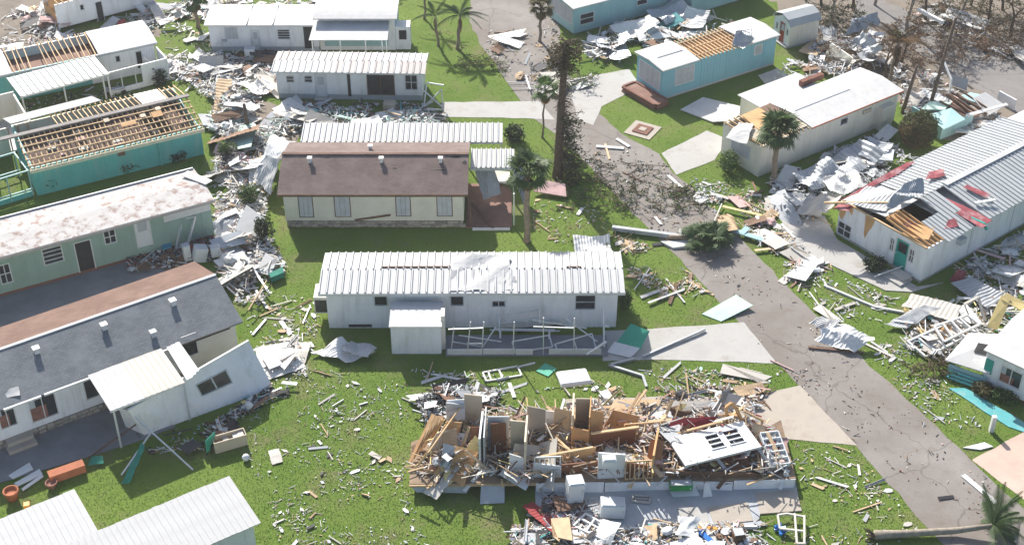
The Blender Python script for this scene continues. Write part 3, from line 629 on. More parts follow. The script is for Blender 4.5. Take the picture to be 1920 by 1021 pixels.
# ================================================================== H3 white home at the back
h = House('mobile_home', 'white mobile home with striped stained roof and large dark opening', (522,185), (793,189), 2.7)
ops = [h.rect('F', 536,142,552,155)+('glass',), h.rect('F', 570,142,586,155)+('glass',), h.rect('F', 591,139,613,184)+('door',), h.rect('F', 688,138,740,178)+('slider', M['brown_wood']), h.rect('F', 759,140,783,169)+('grid',)]
h.shell(.45, 2.38, M['white_siding'], {'F': ops}); h.skirt(.45, M['grey_board'], .04); h.floor()
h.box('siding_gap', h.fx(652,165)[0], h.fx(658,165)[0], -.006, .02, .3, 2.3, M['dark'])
a = h.fx(591,186)[0]; h.box('door_step', a, a+1, -.6, -.01, 0, .25, M['concrete'])
s = h.slope(2.42, .12, .3, .3); rf = h.box('roof', -.1, h.L+.1, -.1, h.D+.1, 2.38, 2.42, M['white_paint'])
for k in 'FB': ribbed(rf, up(s[k], .09), 24, [M['white_roof'], M['rust_roof']], .05, pick=lambda i: 1 if (i >= 9 and i % 2 == (0 if k == 'F' else 1) or i > 20) else 0)
MB().box(-.32, h.L+.3, -.33, -.3, 2.36, 2.5).build('fascia', M['white_paint'], rf)
h3 = h
# ================================================================== H4 long white home with awning
h = House('mobile_home', 'white double mobile home with awning and raised roof at right, top left', (397,97), (600,97), 3.2)
ops = [h.rect('F', 422,52,445,72)+('board', M['alu']), h.rect('F', 471,56,488,96)+('door',), h.rect('F', 520,55,544,74)+('jalousie',)]
h.shell(.45, 2.35, M['white_siding'], {'F': ops}); h.skirt(.45, M['grey_board'], .04)
s = h.slope(2.38, .1, .3, .3); rf = h.slab('roof', up(s['F'], .12), .1, M['white_coat']); h.slab('roof', up(s['B'], .12), .1, M['white_coat'])
for x in (3.1, 5.2): MB().box(x-.03, x+.03, -.3, 3.4, 2.46, 2.62).build('roof_seam', M['white_paint'], rf)
a = h.fx(422,78)[0]; MB().lathe([(.22,0),(.22,.12),(.1,.14)], 10, (a, -.15, 1.0)).build('satellite_dish', M['grey_board'], h.root)
x0 = h.L+.02; x1 = h.fx(742,97)[0]
for nm, bx in (('wall', (x0,x1,.3,.42)),('wall', (x0,x1,4.4,4.5)),('wall', (x1-.12,x1,.42,4.4)),('wall', (x0,x0+.12,.42,4.4))): h.box(nm, bx[0],bx[1],bx[2],bx[3], 0, 2.7, M['pale_teal'] if bx[2] > .35 and bx[0] > x0+1 else M['white_siding'])
prof = [(-.2+4.9*i/10, 2.72+.5*math.sin(math.pi*(.12+.83*i/10))) for i in range(11)]; mb = MB()
for (y0,z0),(y1,z1) in zip(prof, prof[1:]): mb.slab([(x0-.35,y0,z0+.1),(x1+.25,y0,z0+.1),(x1+.25,y1,z1+.1),(x0-.35,y1,z1+.1)], .1)
mb.build('curved_roof', M['white_coat'], h.root)
aw = h.slab('awning', [(x0-.5,-2.2,2.15),(x1-.4,-2.2,2.15),(x1-.4,.28,2.6),(x0-.3,.28,2.6)], .06, M['white_roof'])
for x in (x0-.3, x0+1.9, x0+3.9, x1-.9, x1-.55): h.box('awning_post', x, x+.08, -2.15, -2.07, 0, 2.08, M['alu'])
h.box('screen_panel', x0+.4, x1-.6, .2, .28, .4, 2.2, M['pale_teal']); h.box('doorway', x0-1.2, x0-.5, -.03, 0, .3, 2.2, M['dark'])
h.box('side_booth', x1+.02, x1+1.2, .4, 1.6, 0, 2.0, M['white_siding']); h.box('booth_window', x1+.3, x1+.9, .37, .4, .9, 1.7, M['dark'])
# ================================================================== H5 torn white home, top left corner
h = House('mobile_home', 'torn white mobile home at top edge of photo, left corner open', (112,60), (292,12), 3.2)
h.shell(.3, 2.4, M['white_siding'], {'F': [h.rect('F', 149,8,158,20)+('plain',), h.rect('F', 180,2,194,40)+('door_dark',)]}, sides='FBR')
h.wall('L', .3, 1.4, M['plywood']); h.box('inner_wall', 0, 2.0, 1.6, 1.7, .3, 2.3, M['plywood']); h.floor()
h.slab('roof', [(2.0,-.2,2.5),(h.L+.3,-.2,2.5),(h.L+.3,3.4,2.55),(2.6,3.4,2.55)], .1, M['white_coat'])
sticks(h.root, 'rafter', [((.3+.45*i,-.1,2.45),(.3+.45*i,3.3,2.45)) for i in range(4)], .06, .1, M['wood'])
# ================================================================== H6 home with awning, left
h = House('mobile_home', 'white and teal mobile home with stripped roof middle and carport awning, left', (-125,223), (296,131), 3.9)
i6 = h.rect('F', 216,104,226,117)
h.wall('F', 0, 2.35, M['white_siding'], [i6+('plain',), h.rect('F', 255,95,268,128)+('door_dark',)], u0=h.fx(175,160)[0]+.001)
h.wall('F', 0, 2.35, M['teal_siding'], u1=h.fx(175,160)[0]); h.shell(0, 2.35, M['white_siding'], sides='BLR'); h.floor(.3)
xa = h.at(183,100,2.4).x; xb = h.at(20,132,2.4).x
s = h.slope(2.38, .16, .25, .25)
for k in 'FB':
    q = up(s[k], .1); h.slab('roof', [(xa if p[0] < 1 else p[0], p[1], p[2]) for p in q], .1, M['white_coat']); h.slab('roof', [(xb if p[0] > 1 else p[0], p[1], p[2]) for p in q], .1, M['white_coat'])
nr = 16
sticks(h.root, 'rafter', [((xb+.2+(xa-xb-.4)*i/(nr-1),-.2,2.4),(xb+.2+(xa-xb-.4)*i/(nr-1)+R.uniform(-.2,.2),4.0,2.42+R.uniform(0,.1))) for i in range(nr) if i not in (4,5)], .07, .12, M['wood'])
h.box('ceiling', xb, xa, .15, 3.75, 1.5, 1.6, M['brick_floor'])
h.box('fascia', 0, h.L+.2, -.28, -.25, 2.28, 2.45, M['grey_board'])
aw = [h.at(38,183,2.0), h.at(205,139,2.0), h.at(172,108,2.35), h.at(8,150,2.35)]
e0 = empty('carport_awning', (h.W @ Vector((aw[0].x, aw[0].y, 0)))); tag(e0, 'white carport awning on thin posts before teal and white home, left', 'awning')
wv = [h.W @ Vector((p.x, p.y, z)) - e0.location for p, z in zip(aw, (2.0,2.0,2.35,2.35))]
fr = MB().bar(wv[0], wv[1], .08, .12).build('awning_beam', M['white_paint'], e0)
ribbed(e0, [v+Vector((0,0,.08)) for v in wv], 14, [M['grey_roof']], .04, name='awning_panel')
for f in (.02, .48, .92, .98): p = wv[0].lerp(wv[1], f); MB().box(p.x-.05, p.x+.05, p.y-.05, p.y+.05, 0, 1.95).build('post', M['white_paint'], e0)
hw = House('screen_wall', 'pale screen room wall right of the carport awning, left', (207,180), (320,150), 2.4, 'wall')
hw.wall('F', 0, .4, M['white_siding']); hw.wall('F', .4, 1.9, M['white_siding'], u0=hw.L*.56); hw.wall('R', 0, 1.9, M['white_siding'])
sticks(hw.root, 'rail', [((0,.06,1.9),(hw.L*.56,.06,1.9))], .08, .08, M['white_paint']); sticks(hw.root, 'post', [((x,.06,.4),(x,.06,1.9)) for x in (.05, 1.1, 2.2)], .07, .07, M['white_paint'])
bars('leaning_door', 'white door leaning inside the pale screen room, left', 'door', [((268,105,1.9),(283,118,1.2)),((283,118,1.2),(278,140,.4))], .3, M['white_paint'], .05)
# ================================================================== H7 teal house with bare rafters
h = House('rafter_house', 'teal house with roof stripped to bare rafters, left edge', (71,367), (383,289), 6.6)
h.shell(0, 2.2, M['teal_siding'], sides='FLR', gable=0); h.wall('B', 0, 2.2, M['beige_siding'])
x = h.fx(299,290)[0]; h.box('wall_pilaster', x, x+.12, -.12, 0, 0, 2.2, M['teal_siding']); h.box('attic_floor', .2, h.L-.2, .2, h.D-.2, 1.15, 1.25, mat('shade-darkened attic insulation', (.13,.09,.075), 1, .3, 2, dirt=(.05,.04,.035), dirt_amt=.9, dirt_scale=1.1, world=True))  # insulation colour darkened to put shade into the cells between rafters
h.box('wall_lamp', h.fx(228,290)[0]-.25, h.fx(228,290)[0]+.25, -.1, 0, 1.55, 1.85, M['brown_wood'])
s = h.slope(2.25, .75, .3, .2); n = 34; q = s['F']; xs = np.linspace(-.1, h.L+.1, n)
sticks(h.root, 'rafter', [((x+R.uniform(-.04,.04),-.3,2.2),(x+R.uniform(-.04,.04),3.3,3.0)) for i, x in enumerate(xs) if i not in (9, 17)], .07, .12, M['wood'])
sticks(h.root, 'batten', [((-.2,y,zslope(h,2.36,.75,y)),(h.L+.2,y,zslope(h,2.36,.75,y))) for y in (.1,.75,1.4,2.05,2.7)], .08, .04, M['wood'])
sticks(h.root, 'rafter', [((x,6.9,2.2),(x+R.uniform(-.1,.1),3.3,3.0)) for x in xs[8:]], .07, .12, M['wood'])
h.box('ridge_beam', -6, h.L+.3, 3.1, 3.5, 3.06, 3.16, M['ridge_grey']); h.box('eave_board', -.2, h.L+.2, -.36, -.31, 2.0, 2.26, M['wood_pale'])
for i in range(5):
    x = R.uniform(.3, h.L-1); y = R.uniform(.1, 2.6); w_ = R.uniform(.35,1.1); l_ = R.uniform(.3,.8); h.slab('decking_piece', [(x,y,zslope(h,2.4,.75,y)+.02),(x+w_,y,zslope(h,2.4,.75,y)+.02),(x+w_,y+l_,zslope(h,2.4,.75,y+l_)+.02),(x,y+l_,zslope(h,2.4,.75,y+l_)+.02)], .03, M['wood_pale'] if i % 3 else M['plywood'])
for i in range(22):
    x = R.uniform(.4, h.L-.6); y = R.uniform(.4, 6.0); mesh_o = MB().box(0, R.uniform(.3,.8), 0, R.uniform(.2,.5), 1.26, 1.26+R.uniform(.05,.2)).build('insulation_batt', D['pink'] if i % 2 else D['offwhite'], h.root); mesh_o.location = (x, y, 0)
h.slab('roof_remnant', [(h.L-3.0,3.5,3.09),(h.L-1.2,3.5,3.09),(h.L-1.2,6.6,2.4),(h.L-3.0,6.6,2.4)], .05, M['grey_board'])
h7 = h
hb = House('roofless_room', 'open beige rooms with bare rafters beside teal rafter house, left edge', (-100,322), (70,278), 5.0)
hb.wall('F', 0, 2.2, M['beige_siding'], u1=hb.L-1.8); hb.wall('B', 0, 2.3, M['beige_siding'], [(hb.L-2.6,hb.L-1.8,.9,1.7,'plain')]); hb.wall('R', 0, 2.2, M['beige_siding']); hb.box('room_floor', .1, hb.L-.2, .2, 4.8, .1, .2, M['grey_board'])
sticks(hb.root, 'rafter', [((x,-.2,2.3),(x,5.1,2.5)) for x in np.linspace(.3, hb.L-2.6, 9)], .08, .12, M['wood'])
sticks(hb.root, 'stud', [((hb.L-.3-.7*i,-.05,.2),(hb.L-.3-.7*i,-.05,2.2)) for i in range(3)], .09, .09, M['wood'])
quad('membrane_roof', 'long white roof sheet lying along back of bare-rafter house, left', 'sheet', [(20,232),(190,188),(172,180),(5,222)], [2.6,2.6,2.7,2.7], M['white_coat'], .06)
hx = House('bare_carport', 'teal metal carport frame without roof at left edge', (-30,396), (66,366), 3.0, 'carport')
sticks(hx.root, 'post', [((x,y,0),(x,y,2.0)) for x in (.05, hx.L*.55, hx.L-.1) for y in (.05, 2.9)], .08, .08, M['pale_teal'])
sticks(hx.root, 'rail', [((0,y,z),(hx.L,y,z)) for y in (.05,2.9) for z in (.55,2.0)]+[((x,0,2.0),(x,2.95,2.0)) for x in (.05,hx.L-.1)], .09, .09, M['pale_teal'])
hx.box('kick_panel', .1, hx.L-.1, .02, .08, .0, .4, M['teal_siding'])
# ================================================================== H8 pale green house
h = House('green_house', 'long pale green house with peeling blotched white roof, left edge', (-150,599), (403,445), 3.7)
gl = lambda *a: h.rect('F', *a)
xg = h.fx(310,430)[0]
h.wall('F', .25, 2.95, M['green_siding'], [gl(-2,494,22,532)+('grid',M['white_paint']), gl(79,462,119,494)+('jalousie',M['white_paint']), gl(142,450,176,508)+('door_dark',M['white_paint']), gl(194,430,218,457)+('grid',M['white_paint']), gl(253,409,284,463)+('door',M['white_paint'])], u1=xg)
h.wall('F', .25, 2.2, M['green_siding'], u0=xg+.001); h.wall('F', 2.2, 2.95, M['white_paint'], u0=xg+.002, off=-.03); h.shell(.25, 2.95, M['green_siding'], sides='BLR'); h.skirt(.25, M['brick'], .01); h.floor(.4)
s = h.slope(3.0, .16, .3, .25); rf = h.slab('roof', up(s['F'], .1), .1, M['blotch_roof']); h.slab('roof', up(s['B'], .1), .1, M['blotch_roof'])
h.box('fascia', -.2, h.L+.25, -.36, -.3, 2.88, 3.04, M['rust_roof'], rf)
h.box('roof_kerb', 0, h.L+.2, h.D+.2, h.D+.3, 3.0, 3.2, M['grey_roof'], rf)
drape('roof_patch', None, None, [(108,436),(188,418),(176,378),(108,392)], [3.08,3.08,3.16,3.16], M['white_coat'], .05, 10, 5, parent=rf, W=h.Wi)
quad('roof_sheet', 'white roof corner sheet lying on far end of pale green house', 'panel', [(340,328),(385,345),(398,338),(352,320)], 3.35, M['white_paint'], .08)
# ================================================================== H9 grey shingle house
h = House('shingle_house', 'white house with grey shingle roof, brown rear slope and three roof vents, lower left', (-95,876), (450,671), 6.3)
gl = lambda *a: h.rect('F', *a)
h.wall('F', .5, 2.85, M['white_siding'], [gl(-6,752,30,802)+('curtain',M['white_paint']), gl(52,733,108,786)+('curtain',M['white_paint']), gl(156,702,186,747)+('plain',M['white_paint'])], u1=h.fx(335,700)[0])
h.wall('F', .5, 2.85, M['cream_siding'], [gl(341,626,371,668)+('plain',M['white_paint'])], u0=h.fx(335,700)[0]+.001)
h.shell(.5, 2.85, M['cream_siding'], sides='BLR', gable=1.05); h.floor(); fo = h.box('foundation', .05, h.L-.05, .05, h.D-.05, 0, .5, M['stone'])
for r_ in range(2):
    x = .1
    while x < h.L*.55:
        w_ = R.uniform(.25, .5); o = mesh_obj('stone', st, M['stone'], fo); o.location = (x+w_/2, R.uniform(-.02,.04), .13+.24*r_); o.scale = (w_*.94, .2, R.uniform(.19,.24)); x += w_
s = h.slope(2.85, 1.05, .4, .35); rF = h.slab('roof', up(s['F'], .14), .14, M['grey_shingle']); rB = h.slab('roof', up(s['B'], .14), .14, M['red_shingle'])
MB().box(-.35, h.L+.35, h.D/2-.1, h.D/2+.1, 3.97, 4.06).build('ridge_cap', M['grey_board'], rF)
for px_, py_ in ((66,648),(193,602),(322,554),(289,634)):
    y = 2.2 if py_ < 600 or px_ < 250 else .7; zz = zslope(h, 2.99, 1.05, y); a = h.fx(px_, py_, y)[0]; roof_hatch(h, rF, a, y, zz, M['white_paint'] if px_ != 289 else M['grey_board'], .28)
x5 = h.fx(230,690)[0]
for i, (a, b) in enumerate(((.2,.32),(.33,.5),(.51,.6),(.62,.78),(.79,.97))):
    MB().box(h.L*a, h.L*b, -.5, -.4, 2.74+.02*(i%2), 2.86+.02*(i%2)).build('gutter', M['white_paint'] if i != 4 else M['dark'], rF)
sticks(rB, 'bare_sheathing', [((1.2,h.D+.2-.22*i,2.97+.075*i),(3.6-.5*(i%3),h.D+.2-.22*i,2.97+.075*i)) for i in range(8)], .16, .05, M['wood_pale'])
h.box('entrance_step', h.fx(2,810)[0], h.fx(60,810)[0], -.9, -.02, 0, .28, M['concrete_tan']); h.box('entrance_step', h.fx(6,810)[0], h.fx(56,800)[0], -.5, -.02, .28, .5, M['concrete_tan'])
drape('sheet_scrap', 'white crumpled scrap lying on grey shingle roof at left edge', 'scrap', [(5,748),(38,742),(36,724),(18,728)], [2.95,2.95,3.2,3.2], D['white'], .1, 6, 3)
# sunroom in front of it
tilted_wall('sunroom_wall', 'white sunroom wall with sliding window leaning before grey shingle house', [(272,816),(513,727),(466,638),(240,768)], [0,0,2.7,2.6], [(.5,.745,.42,.72)], M['white_siding'])
tilted_wall('sunroom_wall', 'short white end wall left of leaning sunroom wall', [(236,800),(272,816),(262,774),(222,764)], [0,0,1.9,2.2], [], M['white_siding'])
P4 = [(207,772,2.75),(347,718,2.75),(303,650,2.95),(165,705,2.95)]; c0 = g(*P4[0]); e0 = empty('awning_roof', (c0.x, c0.y, 0)); tag(e0, 'pale ribbed awning roof hanging in front of grey shingle house', 'awning')
wv = [g(*p)-e0.location for p in P4]
fr = MB().bar(wv[0], wv[1], .06, .1).build('awning_beam', M['white_paint'], e0); ribbed(e0, [v+Vector((0,0,.07)) for v in wv], 13, [M['white_roof'], mat('yellowed roof panel', (.5,.46,.4), .6, .08, 1)], .02, name='awning_panel', pick=lambda i: 1 if i > 5 else 0)
for f in (.03, .97): p = wv[0].lerp(wv[1], f); MB().box(p.x-.05, p.x+.05, p.y-.05+.15, p.y+.05+.15, 0, 2.68).build('post', M['alu'], e0)
for i in range(3): quad('roof_strip', 'loose white roof strip beside pale awning of grey shingle house', 'strip', [(312+8*i,650-4*i),(320+8*i,648-4*i),(366+6*i-4,706-6*i),(354+6*i-4,712-6*i)], [3.0,3.0,2.8,2.8], D['white'], .04, 'roof strips by the awning')
# ================================================================== H10 two white roofs in the bottom left corner
zr = 2.7
TL, TR, BR = g(198,990,zr), g(430,893,zr), g(507,968,zr)
def roofbox(name, label, A, ang, Lx, Dy, n, seam):
    hh = House(name, label, (0,0), (10,0), Dy, ang=ang, length=Lx); hh.root.location = (A.x, A.y, 0); hh.W = Matrix.Translation((A.x,A.y,0)) @ Matrix.Rotation(hh.ang,4,'Z'); hh.Wi = hh.W.inverted(); hh.o = hh.Wi @ Vector((0,0,CAM_H))
    hh.shell(0, 2.5, M['white_siding'], {'R': [(Dy*.25, Dy*.5, 1.2, 2.0, 'slider')]}); rf_ = hh.box('roof', -.1, Lx+.1, -.1, Dy+.1, 2.5, 2.55, M['white_paint'])
    ribbed(rf_, [(-.3,-.3,2.6),(Lx+.3,-.3,2.6),(Lx+.3,Dy+.3,2.78),(-.3,Dy+.3,2.78)], n, [M['weather']], .012, t=.05); return hh
M['weather'] = mat('weathered white roof', (.45,.455,.46), .7, .06, .7, dirt=(.33,.33,.33), dirt_amt=.5, dirt_scale=.9, lo=.45, hi=.75)
ax = math.degrees(math.atan2(TR.y-TL.y, TR.x-TL.x)); dv = (TR-TL).normalized(); nv = Vector((dv.y, -dv.x, 0)); dep = (BR-TR).dot(nv)
roofbox('white_cottage', 'white ribbed-roof cottage in bottom left corner, right of two roofs', TL + nv*(dep-.3) - dv*4.0, ax, (TR-TL).length+3.7, dep-.6, 34, 0)
T2 = g(140,918,zr); roofbox('white_cottage', 'white ribbed-roof cottage in bottom left corner, left of two roofs', T2 - dv*9 + nv*6.2, ax, 8.7, 5.9, 30, 0)

# ================================================================== H12 white home with grey ribbed roof and torn red membrane, right
h = House('ribbed_home', 'white home with grey ribbed roof, torn corner and red membrane, right edge', (1724,531), (2080,332), 7.0)
ER = 2.6; RISE = .55
end_ops = [h.rect('L', 1569,417,1597,444)+('grid', M['white_paint'])]
u0, u1, z0, z1 = h.rect('L', 1676,447,1704,503); end_ops.append((u0, u1, .2, min(z1, 2.4), 'door_teal', M['white_paint']))
a, b, c, d = h.rect('L', 1706,454,1717,481); end_ops.append((max(a, .2), max(b, .6), 1.1, 2.1, 'grid', M['white_paint']))
end_ops.append((u1+.08, u1+.45, 1.1, 2.1, 'grid', M['white_paint']))
h.wall('L', .2, ER, M['white_siding'], end_ops); h.wall('F', .2, ER, M['white_siding']); h.wall('B', .2, ER, M['white_siding']); h.wall('R', .2, ER, M['white_siding'], gable=RISE); h.skirt(.2, M['concrete'], .02); h.floor(.3)
for x in (4.6, 9.0, 13.0): h.box('siding_seam', x, x+.05, -.02, 0, .2, ER, M['grey_board'])
ex = lambda px, py: h.ex(px, py, 0)
pl = MB()
for q in ([(7.0,2.6),(6.5,2.6),(6.45,1.9),(6.7,1.3),(6.95,1.5)], [(6.4,2.6),(5.9,2.6),(5.95,2.0),(6.2,2.2)], [(4.9,2.6),(4.1,2.6),(4.25,2.0),(4.5,1.5),(4.65,.9),(4.8,1.2),(4.85,2.0)]):
    pl.slab([(-.012, y, z) for y, z in q][::-1], .0)
    n_ = len(q); k_ = len(pl.v) - 2*n_
    for i in range(n_): x, y, z = pl.v[k_+n_+i]; pl.v[k_+n_+i] = (.002, y, z)
pl.build('exposed_sheathing', M['plywood'], h.root)
h.box('air_conditioner', 3.1, 3.7, -.35, 0, 1.7, 2.15, M['grey_board'])
s = h.slope(ER, RISE, .3, 0, x0=3.4, x1=h.L+.3); rf = h.box('roof', 3.5, h.L, .1, h.D-.1, ER, ER+.04, M['white_paint'])
ribbed(rf, up(s['F'], .1), 44, [M['grey_roof']], .04, skip=(4, 5)); ribbed(rf, up(s['B'], .1), 44, [M['grey_roof']], .04, skip=(0,1,2,3,4,5,6,7,8))
MB().box(6.0, h.L+.3, 3.3, 3.75, ER+RISE+.1, ER+RISE+.19).build('ridge_cap', M['white_roof'], rf)
s2 = h.slope(ER, RISE, .3, 0, x0=1.7, x1=3.4); ribbed(rf, [(1.7,-.3,ER+.02),(3.4,-.3,ER+.02),(3.4,1.9,ER+.38),(1.7,1.9,ER+.38)], 5, [M['grey_roof']], .04)
h.slab('inner_roof_deck', [(.3,3.6,ER+.45),(6.6,3.6,ER+.5),(6.6,6.9,ER+.05),(.3,6.9,ER+.02)], .06, M['white_coat'])
sticks(h.root, 'rafter', [((x,.0,ER+.02),(x,3.4,ER+.5)) for x in (.12,.5,.9,1.3,1.65)], .06, .14, M['plywood'])
sticks(h.root, 'top_plate', [((.06,.05,ER+.05),(.06,6.9,ER+.05))], .1, .1, M['wood'])
h.box('ceiling_board', .2, 2.4, .3, 3.2, ER-.35, ER-.3, M['beige_board']); h.box('ceiling_board', .9, 2.0, 1.4, 3.0, ER-.28, ER-.25, M['door_white'])
h.slab('torn_deck', [(.5,2.6,ER+.3),(1.6,2.4,ER+.2),(1.5,3.6,ER+.5),(.4,3.6,ER+.45)], .05, M['plywood'])
drape('torn_membrane', None, None, [(1722,342),(1862,412),(1848,420),(1716,352)], [3.2,2.86,2.84,3.2], M['red_membrane'], .08, 10, 2, parent=rf, W=h.Wi)
drape('torn_membrane', None, None, [(1735,338),(1772,330),(1768,318),(1742,322)], [3.25,3.3,3.34,3.3], M['red_membrane'], .06, 6, 4, parent=rf, W=h.Wi)
drape('torn_membrane', None, None, [(1560,384),(1680,330),(1715,304),(1700,305)], [2.75,2.75,2.8,2.8], M['red_membrane'], .05, 10, 6, parent=rf, W=h.Wi)
drape('torn_membrane', None, None, [(1770,430),(1798,424),(1790,410),(1776,414)], [2.75,2.8,2.9,2.9], M['red_membrane'], .06, 6, 7, parent=rf, W=h.Wi)
drape('peeled_sheet', 'white roof sheet peeled up in a curl on torn corner of ribbed home', 'sheet', [(1655,395),(1730,375),(1722,345),(1690,350)], [3.2,3.2,3.7,3.6], D['silver'], .3, 10, 12)
drape('peeled_sheet', 'pale roof sheet hanging over far eave of the torn ribbed home', 'sheet', [(1580,385),(1660,398),(1690,362),(1625,352)], [2.9,3.0,3.3,3.1], D['white'], .12, 10, 13)
drape('peeled_sheet', 'pale tan board pile leaning on left corner of torn ribbed home', 'sheet', [(1495,405),(1550,400),(1580,372),(1520,368)], [.9,1.6,2.2,1.2], D['offwhite'], .2, 10, 14)
for q_, z_, sd in (([(1790,400),(1840,428),(1850,424),(1806,396)], [2.88,2.74,2.74,2.9], 15), ([(1560,392),(1590,398),(1600,388),(1575,382)], [2.7,2.75,2.8,2.75], 16), ([(1686,420),(1712,432),(1720,420),(1696,410)], [2.75,2.75,2.85,2.85], 17), ([(1806,352),(1850,372),(1856,366),(1814,346)], [3.2,3.05,3.08,3.24], 18)): drape('torn_membrane', None, None, q_, z_, M['red_membrane'], .05, 8, sd, parent=rf, W=h.Wi)
drape('torn_ply', None, None, [(1690,440),(1740,452),(1752,430),(1712,418)], [2.68,2.68,2.8,2.8], M['plywood'], .08, 8, 19, parent=rf, W=h.Wi)
bars('teal_gutter', 'teal gutter piece lying on grey ribbed roof, right', 'gutter', [((1788,394,2.85),(1846,420,2.75)),((1846,420,2.75),(1850,430,2.6))], .16, M['teal_door'])
bars('white_strip', 'white metal strip lying on grey ribbed roof near red membrane', 'strip', [((1828,380,3.05),(1866,374,3.1))], .22, D['white'], .06)
bars('fallen_rafter', 'long pale rafter lying across torn corner of ribbed home', 'beam', [((1545,380,3.0),(1665,380,3.2))], .12, M['wood'])
st2 = House('door_steps', 'grey concrete door steps before the teal door, right', (1655,520), (1690,535), 1.3, 'steps', ang=-52, length=1.4); st2.box('step', 0, 1.4, 0, 1.2, 0, .18, M['concrete']); st2.box('step', .1, 1.3, .45, 1.2, .18, .36, M['concrete'])
bars('handrail', 'thin white pipe lying over steps before teal door', 'pipe', [((1640,518,.3),(1700,496,.5)),((1700,496,.5),(1722,470,1.2))], .06, M['white_paint'])
# ================================================================== H13 beige home with white roof
h = House('beige_home', 'beige mobile home with white roof and torn open left end', (1421,332), (1676,226), 3.9)
h.wall('F', 0, 2.5, M['beige_siding'], [h.rect('F', 1576,221,1589,233)+('plain',)]); h.wall('B', 0, 2.5, M['beige_siding']); h.wall('L', 0, 2.4, M['beige_siding'], [(1.0, 2.9, .9, 1.9, 'board', M['white_paint'])]); h.wall('R', 0, 2.5, M['beige_siding']); h.floor(.3)
a = h.fx(1624,212)[0]; h.box('wall_vent', a-.4, a+.4, -.12, 0, 1.75, 2.05, M['beige_board'])
a = h.fx(1660,240)[0]; h.box('wall_bay', a-1.2, a, -.5, 0, 0, 1.9, M['beige_siding'])
s = h.slope(2.5, .2, .25, 0, x0=4.6, x1=h.L+.25); rf = h.slab('roof', up(s['F'], .1), .1, M['white_coat']); h.slab('roof', up(s['B'], .1), .1, M['white_coat'])
MB().box(5, 10.5, 1.9, 1.98, 2.8, 2.83).build('roof_seam', M['grey_board'], rf)
sticks(h.root, 'rafter', [((x,-.15,2.5),(x,4.0,2.55)) for x in np.linspace(.1, 4.4, 10)], .07, .12, M['wood'])
h.slab('torn_deck', [(3.0,.1,2.62),(4.5,.1,2.62),(4.5,1.7,2.66),(3.2,1.9,2.66)], .04, M['beige_board']); h.slab('torn_deck', [(2.9,2.2,2.7),(4.55,2.0,2.7),(4.5,3.95,2.64),(3.1,3.9,2.64)], .04, M['brown_wood'])
h.box('red_fascia', 4.5, h.L+.2, -.31, -.27, 2.5, 2.6, M['terracotta'])
h.slab('torn_deck', [(.2,.3,2.6),(1.6,.4,2.58),(1.4,2.0,2.64),(.1,1.9,2.62)], .04, M['beige_board']); h.slab('torn_deck', [(1.2,1.6,2.68),(3.3,1.2,2.68),(3.4,3.9,2.66),(1.6,3.8,2.68)], .05, M['plywood'])
drape('torn_membrane', None, None, [(1360,262),(1400,270),(1412,235),(1385,230)], [2.7,2.7,2.75,2.75], M['white_coat'], .12, 8, 5, parent=h.root, W=h.Wi)
h.box('ceiling', .2, 4.5, .2, 3.7, 2.15, 2.22, M['beige_board'])
h.box('rear_annex', 4.0, 9.5, 3.92, 6.4, 0, 2.3, M['beige_siding']); h.slab('annex_roof', [(3.8,3.95,2.42),(9.7,3.95,2.42),(9.7,6.6,2.36),(3.8,6.6,2.36)], .06, M['white_coat'])
h.box('chimney_box', 8.4, 10.6, 4.6, 5.0, 2.44, 2.85, mat('brown brick box', (.2,.09,.065), .9, .2, 2))
# ================================================================== H14 blue home
h = House('blue_home', 'sky blue mobile home with bare rafters in middle of white roof', (1240,189), (1450,122), 3.3)
h.wall('F', .1, 2.55, M['blue_siding'], [h.rect('F', 1267,126,1300,155)+('board', M['white_paint']), h.rect('F', 1415,85,1428,101)+('board', M['white_paint'])]); h.wall('B', .1, 2.55, M['blue_siding']); h.wall('R', .1, 2.55, M['blue_siding']); h.wall('L', .1, 2.55, M['blue_siding'], [(.35, 2.95, .75, 2.25, 'board', M['white_paint'])]); h.floor(.3)
h.box('base_trim', 0, h.L, -.02, 0, .05, .2, M['grey_board'])
s = h.slope(2.6, .14, .2, .2); X1, X2 = 3.3, 8.0
for k in 'FB':
    q = up(s[k], .1); h.slab('roof', [(X1 if p[0] > 1 else p[0], p[1], p[2]) for p in q], .1, M['white_coat']); h.slab('roof', [(X2 if p[0] < 1 else p[0], p[1], p[2]) for p in q], .1, M['white_coat'])
sticks(h.root, 'rafter', [((x,-.1,2.6),(x+.05,3.4,2.62)) for x in np.linspace(X1+.2, X2-.2, 13)], .08, .14, M['wood']); sticks(h.root, 'batten', [((X1,y,2.69),(X2,y,2.69)) for y in (.5,1.7,2.8)], .06, .04, M['wood'])
h.box('ceiling', X1, X2, .15, 3.15, 2.2, 2.28, M['plywood']); h.box('roof_seam', .6, 2.9, 1.5, 1.62, 2.845, 2.87, M['grey_board'])
drape('peeled_sheet', 'crumpled white roof skin folded back on the blue home roof', 'sheet', [(1372,100),(1408,88),(1412,62),(1380,60)], [2.8,2.8,3.2,3.0], D['silver'], .4, 12, 21)
hd = House('brick_planter', 'red brick planter step at end of sky blue home', (1165,172), (1232,196), 1.0, 'planter', ang=-52, length=3.6)
b0 = hd.box('planter_fill', .2, 3.6, .2, 1.3, 0, .4, M['brick_floor'])
bm_ = MB().box(-.5,.5,-.5,.5,-.5,.5).mesh('brick'); bm_.materials.append(M['brick'])
